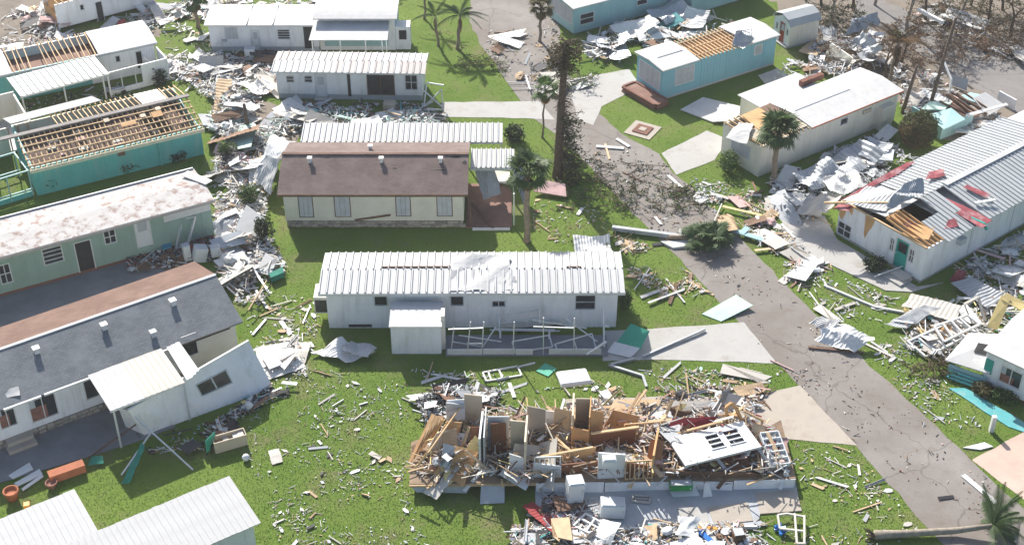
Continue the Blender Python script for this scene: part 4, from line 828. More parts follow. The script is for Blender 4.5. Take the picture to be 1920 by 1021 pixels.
for r_ in range(3):
    for i in range(9):
        for y in (.1, 1.4): o = mesh_obj('brick', bm_, M['brick'], hd.root); o.location = (.2+.4*i+(.1 if r_ % 2 else 0), y, .08+.16*r_); o.scale = (.39, .19, .15)
    for x in (.0, 3.75):
        o = mesh_obj('brick', bm_, M['brick'], hd.root); o.location = (x, .75, .08+.16*r_); o.scale = (.19, 1.1, .15)
# ================================================================== H15 teal home at the top
h = House('teal_home', 'pale teal mobile home with white roof cut by top edge of photo', (1075,66), (1330,-2), 3.9)
h.wall('F', .1, 2.4, M['pale_teal'], [h.rect('F', 1087,24,1114,45)+('glass', M['white_paint']), (6.2,7.3,1.1,2.1,'glass',M['white_paint'])]); h.wall('B', .1, 2.4, M['pale_teal']); h.wall('R', .1, 2.4, M['pale_teal']); h.wall('L', .1, 2.4, M['pale_teal'], [(.3, 3.5, .9, 2.1, 'board', M['white_paint'])])
s = h.slope(2.42, .12, .25, .25); h.slab('roof', up(s['F'], .1), .1, M['white_coat']); h.slab('roof', up(s['B'], .1), .1, M['white_coat'])
h = House('teal_home', 'pale teal home wall with heap of roof sheets before it, top edge', (1295,30), (1420,-8), 3.5)
h.shell(.1, 2.4, M['pale_teal']); h.slab('roof', [(-.2,-.2,2.5),(h.L,-.2,2.5),(h.L,3.7,2.55),(-.2,3.7,2.55)], .08, M['grey_roof'])
# ================================================================== shed with red door
h = House('garden_shed', 'beige garden shed with red door and barn roof, upper right', (1478,91), (1531,77), 2.2, 'shed')
h.wall('F', .15, 2.0, M['beige_siding']); h.wall('B', .15, 2.0, M['beige_siding']); h.wall('R', .15, 2.0, M['beige_siding'], gable=.5); h.wall('L', .15, 2.0, M['white_siding'], [(.65, 1.4, .15, 1.95, 'door_red', M['white_paint']), (.2,.5,1.0,1.6,'plain',M['white_paint']), (1.6,1.9,1.0,1.6,'plain',M['white_paint'])], gable=.5)
pr = [(-.12,1.95),(.25,2.45),(1.1,2.7),(1.95,2.45),(2.32,1.95)]; mb = MB()
for (y0,z0),(y1,z1) in zip(pr, pr[1:]): mb.slab([(-.15,y0,z0),(h.L+.15,y0,z0),(h.L+.15,y1,z1),(-.15,y1,z1)], .05)
mb.build('roof', M['grey_roof'], h.root); h.box('shed_base', -.3, h.L, 0, 2.2, 0, .15, M['concrete'])
# ================================================================== H17 house with teal shutters, right edge
h = House('shutter_house', 'white house with teal shutters and broken window, right edge', (1838,719), (2000,797), 6.0)
h.wall('F', .25, 2.45, M['white_siding'], [h.rect('F', 1872,690,1918,724)+('curtain', M['white_paint']), (4.4,5.4,1.0,2.0,'glass',M['white_paint'])]); h.shell(.25, 2.45, M['white_siding'], sides='BLR', gable=.3); h.skirt(.25, M['brown_wood'], .04)
a, b, c, d = h.rect('F', 1846,672,1862,700); h.box('shutter', a, b, -.05, 0, c, d, M['teal_door'])
s = h.slope(2.5, .35, .25, .2)
for k in 'FB': h.slab('roof', up(s[k], .1), .1, M['white_coat'])
ho = House('collapsed_porch', 'collapsed white porch with window hole left of teal shuttered house', (1776,700), (1838,722), 3.0, 'porch')
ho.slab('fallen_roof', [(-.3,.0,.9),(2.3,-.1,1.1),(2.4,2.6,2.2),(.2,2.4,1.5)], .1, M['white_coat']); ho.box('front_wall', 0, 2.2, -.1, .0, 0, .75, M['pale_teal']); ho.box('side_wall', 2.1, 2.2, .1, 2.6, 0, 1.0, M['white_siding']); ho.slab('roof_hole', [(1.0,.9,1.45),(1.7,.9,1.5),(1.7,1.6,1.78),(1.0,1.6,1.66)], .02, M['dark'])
for i in range(3): ho.box('teal_slat', .1, 2.0, -.28-.12*i, -.22-.12*i, .1+.16*(2-i), .24+.16*(2-i), M['teal_siding'])
bars('fallen_stud_wall', 'white wall frame with bare studs lying left of shuttered house', 'frame', [((1702,640,.3),(1790,600,.9)),((1735,668,.2),(1832,622,.9))]+[((1702+i*18,640-i*8,.3+i*.1),(1735+i*19,668-i*9,.2+i*.12)) for i in range(6)], .13, M['white_paint'])
bars('fallen_stud_wall', 'second white stud frame resting above the first, right edge', 'frame', [((1752,612,.9),(1815,590,1.2)),((1770,640,.8),(1840,606,1.2))]+[((1752+i*16,612-i*5,.9+i*.07),(1770+i*17,640-i*8,.8+i*.1)) for i in range(5)], .12, M['white_paint'])
quad('plywood_sheet', 'orange brown plywood sheet in the right edge wreckage', 'sheet', [(1745,620),(1775,636),(1785,612),(1768,602)], [.5,.5,.9,.9], M['plywood'], .04)
drape('metal_sheet', 'long bent white sheet ending in lawn at right edge wreckage', 'sheet', [(1655,612),(1700,618),(1765,580),(1730,575)], [.1,.1,.5,.5], D['white'], .18, 10, 31)
drape('metal_sheet', 'grey corrugated sheet lying behind the right edge wreckage', 'sheet', [(1782,532),(1850,580),(1890,556),(1820,520)], [.3,.3,.5,.6], D['grey'], .08, 12, 33, rib=.05)
quad('yellow_wallboard', 'yellow bent wall panel standing in right edge wreckage', 'panel', [(1850,612),(1870,618),(1895,560),(1878,552)], [.6,.6,2.0,2.0], D['yellow'], .08)
quad('yellow_wallboard', 'second yellow panel leaning right behind the first one', 'panel', [(1878,560),(1930,590),(1935,572),(1886,548)], [1.9,1.6,1.8,2.1], D['yellow'], .08)
bars('door_frame', 'cream door frame standing in right edge wreckage', 'frame', [((1820,600,.5),(1808,570,1.6)),((1808,570,1.6),(1834,556,1.9)),((1834,556,1.9),(1846,600,.8)),((1820,600,.5),(1846,608,.6))], .18, D['offwhite'], .06)
quad('red_sheet', 'dark red tarpaulin piece lying behind ribbed home, right', 'sheet', [(1780,525),(1805,532),(1812,508),(1795,505)], [.2,.1,.7,.8], M['red_membrane'], .04)
# ================================================================== H18 wrecked pale teal shed roofs
h = House('wrecked_home', 'wrecked pale teal home with broken roof behind round bush, right', (1762,262), (1905,208), 3.2)
h.wall('F', 0, 1.2, M['pale_teal'], u1=3.2); h.wall('L', 0, 1.3, M['pale_teal']); h.wall('R', 0, .9, M['white_siding'], u1=1.8)
h.slab('roof_piece', [(-.4,-.5,1.24),(2.0,-.3,1.26),(2.3,1.4,1.3),(.3,1.8,1.1)], .06, M['pale_teal']); h.slab('roof_piece', [(4.3,-.4,.9),(6.9,.2,.7),(6.4,1.9,1.2),(4.6,1.5,1.4)], .06, M['white_coat']); h.slab('roof_piece', [(1.8,1.6,1.2),(3.2,2.2,1.1),(2.4,3.6,.8),(.8,2.9,.9)], .06, D['mint']); h.slab('roof_piece', [(5.0,1.6,.9),(7.2,2.2,.5),(6.6,3.4,.4),(4.8,3.0,.8)], .06, M['pale_teal'])
sticks(h.root, 'rafter', [((2.4+.35*i,-.1+R.uniform(-.3,.3),1.3+R.uniform(-.3,.2)),(2.5+.35*i+R.uniform(-.4,.4),2.7,1.3+R.uniform(-.4,.3))) for i in range(7)], .08, .14, M['brown_wood']); h.box('ceiling', 2.2, 4.4, .2, 2.6, .7, .8, M['brick_floor']); h.slab('eave_board', [(2.2,-.35,1.5),(6.4,-.4,1.2),(6.4,-.15,1.25),(2.2,-.1,1.55)], .1, M['white_paint'])

# ================================================================== H11 flattened home, bottom middle
h = House('flattened_home', 'flattened mobile home with walls blown off and rooms open, bottom centre', (768,925), (1490,914), 5.0)
FZ = .65; Q = lambda x, y, z=FZ: h.at(x, y, z)
_fp = [(.0,.05),(h.L,.05)]+[(h.L-i*h.L/22+R.uniform(-.2,.2)*(0<i<22), (3.4 if i > 18 else 4.7)+R.uniform(-.9,.5)) for i in range(23)]
h.slab('floor', [(x,y,FZ) for x, y in _fp], .12, mat('stripped floor', (.3,.22,.15), .9, .2, .7, dirt=(.13,.08,.055), dirt_amt=.8, dirt_scale=.6, world=True))
x5 = h.fx(1005,905)[0]
for i, (a, b) in enumerate(((x5,x5+3.6),(x5+3.62,x5+7.4),(x5+7.42,x5+10.4),(x5+10.42,h.L))): h.slab('skirting', [(a,-.03-.1*(i%2),.0),(b-.05,-.03-.16*((i+1)%2),.0),(b-.02,-.02,FZ-.06*(i%3)),(a,-.02,FZ-.04*(i%2))], .03, M['white_siding'])
for px_ in (1215, 1368): a = h.fx(px_, 903)[0]; h.box('skirting_vent', a-.22, a+.22, -.05, -.03, .3, .45, M['dark'])
h.slab('hanging_skirting', [(.1,-.02,FZ-.15),(3.2,-.02,FZ-.15),(3.0,-.12,.1),(.4,-.15,.25)], .03, D['grey']); h.box('floor_edge', 0, x5, -.06, .04, FZ-.13, FZ-.02, M['wood'])
for i in range(5): h.box('support_pier', .4+1.35*i, .8+1.35*i, 1.2, 1.6, 0, FZ-.12, M['concrete'])
# partitions still standing: (px foot a, px foot b, height, material)
def part_wall(name, a, b, z1, m, t=.08, z0=FZ, lean=0.0):
    p, q = Q(*a), Q(*b); d = Vector((q.x-p.x, q.y-p.y, 0)); n = Vector((-d.y, d.x, 0)).normalized()
    z1 += .35 if z1 > 1.6 else .1; pts = [Vector((p.x,p.y,z0)), Vector((q.x,q.y,z0)), Vector((q.x,q.y,z1-R.uniform(0,.35)))+n*lean, Vector((p.x,p.y,z1))+n*lean]; mb = MB(); o_ = n*t/2
    mb.add([v-o_ for v in pts]+[v+o_ for v in pts], ((0,1,2,3),(7,6,5,4),(0,4,5,1),(1,5,6,2),(2,6,7,3),(3,7,4,0))); return mb.build(name, m, h.root)
part_wall('partition', (872,800), (905,800), 2.7, M['beige_board']); part_wall('partition', (838,806), (872,802), 2.3, M['grey_board'])
part_wall('partition_edge', (900,885), (906,830), 2.7, M['door_white'], .1); part_wall('partition', (908,880), (912,815), 2.6, M['grey_board'])
part_wall('partition', (915,840), (955,838), 2.6, M['grey_board']); part_wall('door', (922,852), (950,846), 2.45, M['panelling'], .05, lean=.1)
part_wall('partition', (955,886), (984,886), 1.7, M['door_white']); part_wall('partition', (957,850), (984,850), 2.7, M['beige_board']); part_wall('partition_edge', (984,888), (988,835), 2.6, M['wood_pale'], .1)
part_wall('partition', (988,820), (1022,818), 2.6, mat('taupe wallboard', (.36,.31,.26), .7, .08, 1)); part_wall('partition', (1070,842), (1103,842), 1.9, M['plywood']); part_wall('partition', (1072,838), (1074,795), 2.6, M['wood_pale'], .1)
part_wall('partition', (1103,842), (1106,800), 2.6, M['plywood'], .06); part_wall('partition', (1078,806), (1104,804), 2.6, M['beige_board'], .06); part_wall('partition', (1050,890), (1120,880), 1.3, M['panelling'], .08)
part_wall('partition', (1110,845), (1190,832), 1.75, M['panelling'], .06); part_wall('partition', (1120,896), (1170,893), 2.15, M['door_white'], .1); part_wall('partition', (1172,893), (1215,890), 1.6, M['panelling'], .05); part_wall('partition', (1222,895), (1232,835), 1.9, M['plywood'], .1)
part_wall('partition', (1000,893), (1052,893), 1.55, M['door_white'], .08); part_wall('partition', (860,868), (845,820), 1.5, M['panelling'], .06, lean=.5)
part_wall('partition', (1240,893), (1420,893), 1.05, M['brown_wood'], .08); part_wall('partition', (1345,830), (1420,826), 1.4, M['dark_red'], .08)
def stud_frame(name, a, b, z1, n, m, lean=0.0, parent=None):
    p, q = Q(*a), Q(*b); d = Vector((q.x-p.x, q.y-p.y, 0)); nn = Vector((-d.y, d.x, 0)).normalized()*lean; seg = []
    for i in range(n): v = Vector((p.x,p.y,FZ)).lerp(Vector((q.x,q.y,FZ)), i/(n-1)); seg.append((v, Vector((v.x, v.y, z1))+nn))
    seg += [(seg[0][0], seg[-1][0]), (seg[0][1], seg[-1][1])]; sticks(h.root, name, seg, .06, .1, m)
stud_frame('stud', (1112,842), (1190,829), 1.85, 8, M['wood'], -.05); stud_frame('stud', (1172,898), (1222,895), 1.9, 7, M['wood']); stud_frame('stud', (1002,890), (1050,888), 1.9, 6, M['white_paint']); stud_frame('stud', (1030,850), (1068,872), 1.7, 6, M['wood'])
stud_frame('stud', (776,880), (836,795), 2.2, 9, M['wood'], -.9); stud_frame('stud', (1170,820), (1235,815), 1.6, 6, M['wood'])
h11 = h
for i in range(8): bars('fallen_rafter', f'tan board in leaning fan at left end of flattened home, {("nearest","second","third","fourth","fifth","sixth","seventh","farthest")[i]} from camera', 'board', [((768+i*6.5, 866-i*7, .8),(812+i*3, 776+i*1.5, 2.0+.05*i))], .16, M['wood'] if i % 2 else M['plywood'], .05)
for px_q, zq, mm, lb in (
    ([(1106,842),(1128,836),(1132,772),(1108,768)], [.7,.7,2.5,2.9], M['plywood'], 'tall tan plywood sheet standing right of closet in flattened home'),
    ([(1132,800),(1188,812),(1200,780),(1150,768)], [.9,.9,1.7,1.9], M['plywood'], 'orange plywood sheet tilted in middle of flattened home'),
    ([(1206,892),(1236,890),(1246,826),(1220,822)], [.7,.7,1.9,2.0], mat('orange brown panel', (.36,.17,.08), .6, .12, 1.5), 'orange brown panel standing at front middle of flattened home'),
    ([(1060,876),(1112,866),(1118,838),(1072,842)], [.7,.7,1.7,1.7], M['plywood'], 'orange round-edged plywood below closet of flattened home'),
    ([(1036,818),(1068,826),(1072,770),(1040,764)], [.8,.8,2.1,2.3], D['tan'], 'pale tan broken wall sheet behind closet of flattened home'),
    ([(880,846),(904,842),(902,800),(884,800)], [.8,.8,2.0,2.1], M['panelling'], 'dark brown panel leaning in left room of flattened home'),
    ([(800,888),(838,892),(842,862),(812,858)], [.7,.7,1.3,1.2], M['brick_floor'], 'reddish brown sheet low in left corner of flattened home'),
    ([(824,836),(858,822),(866,792),(838,790)], [1.0,1.1,2.1,2.1], M['plywood'], 'tan sheet leaning over beams at left of flattened home'),
    ([(1250,772),(1330,766),(1338,750),(1262,752)], [.9,.9,1.1,1.1], D['offwhite'], 'long pale ceiling sheet lying on rear of flattened home'),
    ([(1140,772),(1232,768),(1240,748),(1152,748)], [.8,.9,1.1,1.0], D['tan'], 'long tan ceiling sheet lying on rear middle of flattened home'),
    ([(1330,884),(1410,880),(1400,850),(1340,852)], [.7,.7,1.1,1.1], M['panelling'], 'dark brown panel beneath the fallen white wall section'),
    ([(1005,795),(1040,800),(1046,772),(1014,768)], [1.0,1.0,1.9,1.9], D['white'], 'white ragged sheet behind taupe wall of flattened home'),
    ([(1405,826),(1428,830),(1436,798),(1412,792)], [1.0,1.0,1.6,1.7], D['tan'], 'tan torn sheet left of fallen bookshelf'),
    ([(900,944),(946,942),(946,906),(902,908)], [.05,.05,.6,.6], D['grey'], 'grey window unit hanging below front edge of flattened home')):
    quad('plywood_sheet' if 'plywood' in lb else 'wall_sheet', lb, 'sheet', px_q, zq, mm, .05)
for i, (a_, b_) in enumerate((((1160,800,.9),(1212,730,1.6)),((1170,790,.9),(1200,735,2.0)),((1238,800,.8),(1262,748,2.0)),((1020,800,1.0),(1075,850,1.4)),((1108,812,2.0),(1198,800,2.3)),((1000,858,1.4),(1112,838,2.4)),((880,800,2.2),(862,846,1.0)),((1270,812,1.3),(1352,790,1.9)),((1398,760,1.0),(1350,792,1.6)),((1435,790,1.2),(1395,770,1.8)))):
    bars('fallen_rafter', 'tan roof beam jutting from flattened home, ' + ('tallest behind closet','second behind closet','upright rear middle','crossing taupe room','on top of stud wall','long one over front rooms','short one in left room','above red carpet','near tan chair back','last at right rear')[i], 'beam', [(a_, b_)], .13, M['wood'], .09)
drape('plywood_sheet', 'large bent tan plywood sheet hanging over left front edge of flattened home', 'sheet', [(812,888),(868,912),(897,848),(850,838)], [.9,.5,1.3,1.6], M['plywood'], .22, 10, 41)
quad('plywood_sheet', 'dull olive wallboard leaning over left room of flattened home', 'sheet', [(792,862),(826,838),(842,805),(818,812)], [.9,1.3,2.0,2.0], M['beige_board'], .05)
quad('white_board', 'white board lying in left room of flattened home', 'board', [(846,842),(872,846),(874,812),(852,810)], [.9,.9,1.5,1.5], M['door_white'], .05)
quad('picture_board', 'grey framed white board leaning on beige wall of flattened home', 'board', [(838,790),(872,786),(872,748),(838,750)], [1.5,1.5,2.6,2.6], M['door_white'], .06)
quad('white_board', 'white board hanging off front edge of flattened home', 'board', [(936,888),(986,918),(996,900),(948,872)], [.95,.6,.6,1.0], M['door_white'], .05)
bm = House('mattress', 'white mattress lying on back edge of flattened home wreckage', (1052,757), (1110,742), 1.5, 'mattress', ang=11, length=1.75); bm.root.location.z = 1.15; bm.root.rotation_euler.x = rad(-8)
mb = MB().box(0,1.75,0,1.4,0,.3); o = mb.build('mattress_body', M['door_white'], bm.root); bv = o.modifiers.new('b', 'BEVEL'); bv.width = .1; bv.segments = 3; bm.box('mattress_border', -.012, 1.762, -.012, 1.412, .13, .16, M['grey_board'])
pw = [(1252,822),(1392,788),(1408,832),(1285,872)]; zw = [1.45,1.45,1.6,1.6]
Pw = [g(x,y,z) for (x,y),z in zip(pw,zw)]; c = Pw[3].copy(); e0 = empty('fallen_wall', (c.x,c.y,c.z)); tag(e0, 'big white wall section with two broken windows lying tilted on flattened home', 'wall')
U_ = (Pw[1]-Pw[0]); V_ = (Pw[3]-Pw[0]); Nw = U_.cross(V_).normalized()
if Nw.z < 0: Nw = -Nw
pt = lambda u, v, k=0: Pw[0]-c + U_*u + V_*v + Nw*k
win = [(.42,.60,.22,.72),(.66,.86,.22,.72)]; mb = MB()
us = [0,.42,.60,.66,.86,1]
for i in range(5):
    if i in (1, 3):
        for v0, v1 in ((0,.22),(.72,1)): mb.slab([pt(us[i],v0),pt(us[i+1],v0),pt(us[i+1],v1),pt(us[i],v1)], .12)
    else: mb.slab([pt(us[i],0),pt(us[i+1],0),pt(us[i+1],1),pt(us[i],1)], .12)
mb.build('wall_panel', M['white_paint'], e0)
for a, b, v0, v1 in win:
    mb = MB()
    for p, q in ((pt(a,v0,.02),pt(b,v0,.02)),(pt(b,v0,.02),pt(b,v1,.02)),(pt(b,v1,.02),pt(a,v1,.02)),(pt(a,v1,.02),pt(a,v0,.02))): mb.bar(p, q, .07)
    f = mb.build('window_frame', M['alu'], e0); MB().slab([pt(a,v0,-.06),pt(b,v0,-.06),pt(b,v1,-.06),pt(a,v1,-.06)], .02).build('pane', M['glass'], f)
    for k in (.33, .66): MB().bar(pt(a,v0+(v1-v0)*k,.0), pt(b,v0+(v1-v0)*k,.0), .08).build('glazing_bar', M['alu'], f)
# bookshelf fallen on its back at the right end
Pb = [g(1424,816,1.3), g(1458,812,1.3), g(1482,872,.85), g(1446,876,.85)]; c = Pb[0].copy(); e0 = empty('bookshelf', (c.x,c.y,c.z)); tag(e0, 'white shelf unit with books lying on its back at right end of flattened home', 'shelf')
U_ = Pb[1]-Pb[0]; V_ = Pb[3]-Pb[0]; Nb = U_.cross(V_).normalized(); Nb = Nb if Nb.z > 0 else -Nb; pt = lambda u, v, k=0: U_*u + V_*v + Nb*k
MB().slab([pt(0,0),pt(1,0),pt(1,1),pt(0,1)], .04).build('back_panel', M['door_white'], e0)
for u in (0, 1): MB().bar(pt(u,0,.12), pt(u,1,.12), .06, .24).build('side_panel', M['door_white'], e0)
for i in range(6):
    MB().bar(pt(0,i/5,.12), pt(1,i/5,.12), .06, .24).build('shelf', M['door_white'], e0)
    if i < 5:
        for k in range(5): MB().bar(pt(.12+k*.16,i/5+.05,.08), pt(.12+k*.16,i/5+.14+.05*R.random(),.08), .1, .14).build('book', R.choice([M['grey_board'], M['brown_wood'], M['beige_board'], M['shutter']]), e0)
for i, (a_, b_) in enumerate((((800,915,.7),(846,888,.75)),((870,920,.5),(905,880,.8)),((1010,905,.7),(1052,884,.8)),((1180,915,.4),(1196,880,.9)),((1230,912,.5),(1262,880,.85)),((1345,915,.4),(1372,882,.9)),((1400,908,.6),(1452,888,.75)),((1462,916,.3),(1478,880,.8)))):
    bars('overhanging_plank', 'splintered board hanging over front edge of flattened home, ' + ('first','second','third','fourth','fifth','sixth','seventh','eighth')[i] + ' from left', 'board', [(a_, b_)], .2 if i % 2 else .1, (M['wood'], D['white'], M['brown_wood'])[i % 3], .05)
quad('carpet_roll', 'dark red carpet heaped on back of flattened home', 'carpet', [(1248,806),(1345,796),(1342,780),(1262,784)], [1.2,1.2,1.5,1.5], M['dark_red'], .3)
bars('sofa_frame', 'orange tan curved chair back standing at right rear of flattened home', 'chair', [((1362,792,1.0),(1362,762,2.0)),((1362,762,2.0),(1372,755,2.2)),((1372,755,2.2),(1380,764,2.0)),((1380,764,2.0),(1392,792,1.0)),((1366,778,1.5),(1386,780,1.4))], .16, M['plywood'])
# fridge and appliances
def appliance(name, label, px, dims, rz, m=None, tilt=(0,0), z=0.06, cat='appliance'):
    e = empty(name, g(px[0], px[1], z), rad(rz)); e.rotation_euler = (tilt[0], tilt[1], rad(rz)); tag(e, label, cat); w_, d_, h_ = dims; m = m or M['door_white']
    o = MB().box(-w_/2,w_/2,-d_/2,d_/2,0,h_).build('cabinet', m, e); bv = o.modifiers.new('b','BEVEL'); bv.width = .03; bv.segments = 2
    MB().box(-w_/2+.02,w_/2-.02,-d_/2-.04,-d_/2-.002,.08,h_-.05).build('front_door', m, e); MB().box(w_/2-.14,w_/2-.1,-d_/2-.08,-d_/2-.04,h_*.45,h_*.75).build('handle', M['alu'], e)
    MB().box(-w_/2+.05,w_/2-.05,-d_/2+.05,d_/2-.05,h_+.001,h_+.03).build('top_lid', M['grey_board'] if h_ < 1.2 else m, e); return e
appliance('refrigerator', 'white refrigerator standing at front edge of flattened home', (1075,934), (.85,.8,1.35), 12, tilt=(0,rad(4)))
appliance('washing_machine', 'white washing machine tipped over on grey patio', (1147,962), (1.25,.85,.8), 0, tilt=(rad(-6),rad(3)))
appliance('small_cabinet', 'small white cabinet with dark top in flattened home', (1142,868), (.7,.5,.4), 4, z=2.16)
appliance('washing_machine', 'white boxy machine on its side by pale green house', (372,487), (.8,.7,1.0), 25, tilt=(0,rad(18)))
appliance('water_heater', 'tall narrow white appliance beside pale green house', (352,486), (.45,.5,1.15), 25)
appliance('air_conditioner', 'white air conditioner on rubble right of pale green house', (405,478), (.6,.55,.7), 20, z=.3)
appliance('water_tank', 'white cylindrical box appliance before long white double home, top left', (470,110), (.8,.7,.95), 5)
appliance('storage_box', 'green plastic storage box on patio of flattened home', (1276,914), (1.2,.5,.38), 2, M['green_box'], z=.35)
quad('white_board', 'white board on patio under the green storage box', 'board', [(1250,908),(1262,930),(1312,928),(1300,903)], [.3,.1,.1,.35], M['door_white'], .05)
quad('white_board', 'small white board standing right of green storage box', 'board', [(1318,932),(1336,930),(1330,905),(1322,905)], [.1,.1,.8,.8], M['door_white'], .05)
quad('flat_board', 'large pale board lying on the sunny part of patio', 'board', [(1270,952),(1322,948),(1332,982),(1284,986)], [.1,.1,.12,.12], M['concrete'], .04)
quad('flat_board', 'tan board lying on patio beside large pale board', 'board', [(1326,950),(1402,940),(1412,975),(1340,982)], [.09,.09,.1,.1], M['concrete_tan'], .03)
bars('drawer', 'small open drawer full of odds lying on patio', 'drawer', [((1184,938,.15),(1218,942,.15)),((1218,942,.15),(1220,930,.15)),((1220,930,.15),(1188,928,.15)),((1188,928,.15),(1184,938,.15)),((1190,934,.1),(1216,936,.1))], .1, D['offwhite'])
for i, (sg, lb) in enumerate((([((1075,985),(1098,962)),((1098,962),(1150,992)),((1150,992),(1135,1012)),((1135,1012),(1075,985)),((1115,972),(1098,996)),((1090,972),(1145,1002))], 'white ladder-like window frame lying on debris at front of patio'), ([((1458,965),(1462,990)),((1462,990),(1506,995)),((1475,962),(1508,968)),((1458,965),(1475,962)),((1490,962),(1494,1018)),((1508,966),(1508,1018)),((1494,1018),(1508,1018))], 'cream window frames tangled on lawn right of patio'))):
    bars('window_frame', lb, 'frame', [((a[0],a[1],.35),(b[0],b[1],.3)) for a, b in sg], .1, M['white_paint'] if i == 0 else D['offwhite'])
bars('fallen_gutter', 'long white rail lying along front edge of patio', 'rail', [((960,992,.2),(1190,990,.2)),((1190,990,.2),(1420,986,.15))], .1, M['white_paint'])
bars('fallen_gutter', 'white rail slanting from lawn up to patio front debris', 'rail', [((1022,986,.3),(1135,1022,.1))], .14, M['white_paint'])
bars('blue_tube', 'bright blue plastic tube lying at bottom edge of photo', 'tube', [((1312,998,.25),(1338,1022,.2))], .3, M['blue_plastic'])
appliance('plastic_bin', 'dark brown bin standing at right front of patio', (1383,1012), (.6,.6,.6), 10, M['brown_wood'])
bars('orange_plank', 'orange plank lying at front edge of patio', 'plank', [((1310,987,.3),(1345,990,.3))], .18, M['orange'], .05)
drape('white_cloth', 'crumpled white cloth heap at front edge of patio', 'cloth', [(1265,1010),(1300,1012),(1312,975),(1278,972)], [.2,.2,.5,.5], D['white'], .22, 10, 51)
bars('blue_rosette', 'blue tangled plastic on lawn right of patio', 'plastic', [((1452,992,.1),(1474,988,.3)),((1456,984,.3),(1470,1000,.1)),((1462,980,.2),(1464,1002,.2)),((1452,986,.2),(1474,996,.2))], .14, M['blue_plastic'])
# lower left yard things
def pot(px, r, hgt, label, m=None):
    e = empty('flower_pot', g(px[0], px[1], .05)); tag(e, label, 'pot'); mm = m or M['terracotta']
    MB().lathe([(r*.7,0),(r,hgt*.8),(r*1.08,hgt*.82),(r*1.08,hgt),(r*.9,hgt),(r*.85,hgt*.75)], 16).build('pot_body', mm, e, True); MB().lathe([(r*.84,hgt*.7),(.01,hgt*.72)], 16).build('soil', M['dirt'], e)
pot((24,934), .38, .6, 'big terracotta pot at left edge by grey shingle house')
pot((98,912), .3, .35, 'small terracotta pot tipped near brown planter box', M['brick'])
bars('planter_box', 'long terracotta brown planter box before grey shingle house', 'planter', [((92,895,.3),(158,872,.3))], .55, M['terracotta'], .5)
bars('orange_toy', 'small yellow plastic toy on grass at left edge', 'toy', [((45,948,.15),(56,946,.15))], .3, M['orange'], .28)
quad('white_board', 'white slab lying on concrete at left edge, upper of three', 'slab', [(16,890),(24,896),(62,878),(55,866)], .12, M['door_white'], .08)
quad('white_board', 'white slab lying on concrete at left edge, middle of three', 'slab', [(26,905),(32,910),(80,888),(74,878)], .12, M['door_white'], .08)
quad('white_board', 'narrow white strip lying on concrete at left edge, lowest of three', 'slab', [(40,915),(43,918),(82,892),(78,888)], .12, M['door_white'], .06)
e0 = empty('shelf_box', g(432,835,.02), rad(24)); tag(e0, 'open tan cabinet lying on lawn before sunroom wall', 'cabinet')
MB().box(-.9,.9,-.32,-.26,0,.75).build('front_panel', M['beige_board'], e0); MB().box(-.9,.9,.26,.32,0,.75).build('back_panel', M['beige_board'], e0)
for x in (-.9, .86): MB().box(x,x+.04,-.26,.26,0,.75).build('side_panel', M['beige_board'], e0)
for x in (-.35, .2, .5): MB().box(x,x+.3,-.24,.24,.1,.6+.1*x).build('book_stack', D['offwhite'], e0)
quad('green_sheet', 'green diamond sheet leaning at left end of tan cabinet', 'sheet', [(388,850),(404,826),(402,808),(384,826)], [.05,.2,1.1,.9], M['green_metal'], .04)
bars('crossed_poles', 'long thin grey pole leaning from sunroom down to lawn', 'pole', [((250,778,1.9),(362,880,.05))], .07, M['alu'])
bars('crossed_poles', 'short grey pole crossing the long leaning pole by sunroom', 'pole', [((290,800,1.2),(228,890,.1))], .08, M['alu'])
bars('crossed_poles', 'thin brown pole lying left of the green tarp', 'pole', [((255,795,.8),(165,858,.1))], .06, M['brown_wood'])
drape('green_tarp', 'dark green tarp strip hanging from pole over lawn, lower left', 'tarp', [(228,908),(244,905),(272,838),(264,832)], [.05,.05,.9,1.0], M['green_cloth'], .12, 8, 61)
drape('green_tarp', 'dark green tarp heap lying left of hanging tarp strip', 'tarp', [(166,872),(196,870),(194,855),(172,856)], [.1,.1,.25,.25], M['green_cloth'], .12, 8, 62)
MB_ = MB().lathe([(.01,-.2),(.14,-.16),(.2,-.05),(.21,.05),(.14,.16),(.01,.21)], 14); o = MB_.build('ball', M['door_white'], None, True); o.location = g(461,857,.2); tag(o, 'pale round ball on lawn below tan cabinet', 'ball')
for i in range(12):
    pass
# chair by the green house
e0 = empty('blue_chair', g(314,472,.05), rad(20)); tag(e0, 'blue upright chair by wall of pale green house', 'chair')
MB().box(-.3,.3,-.3,.3,.42,.5).build('seat', M['blue_chair'], e0); MB().box(-.3,.3,.25,.32,.5,1.15).build('backrest', M['blue_chair'], e0)
for x in (-.27,.22):
    for y in (-.27,.22): MB().box(x,x+.05,y,y+.05,0,.42).build('leg', M['alu'], e0)
bars('door_frame', 'pale aluminium door frame leaning by pale green house wall', 'frame', [((330,465,.2),(342,410,2.0)),((342,410,2.0),(366,405,2.1)),((366,405,2.1),(352,460,.3)),((330,465,.2),(352,460,.3))], .12, M['alu'])
quad('fallen_wallboard', 'big white wall panel lying tilted right of pale green house', 'panel', [(440,430),(488,446),(496,408),(462,384)], [.9,.6,1.2,1.6], D['white'], .08)
quad('fallen_wallboard', 'pale blue grey panel lying below the big white panel', 'panel', [(392,450),(404,468),(462,455),(452,430)], [.8,.5,.6,1.0], D['silver'], .08)
quad('fallen_wallboard', 'white flat panel on rubble above grey shingle house', 'panel', [(400,488),(412,500),(472,492),(455,470)], [.45,.4,.4,.6], D['white'], .08)
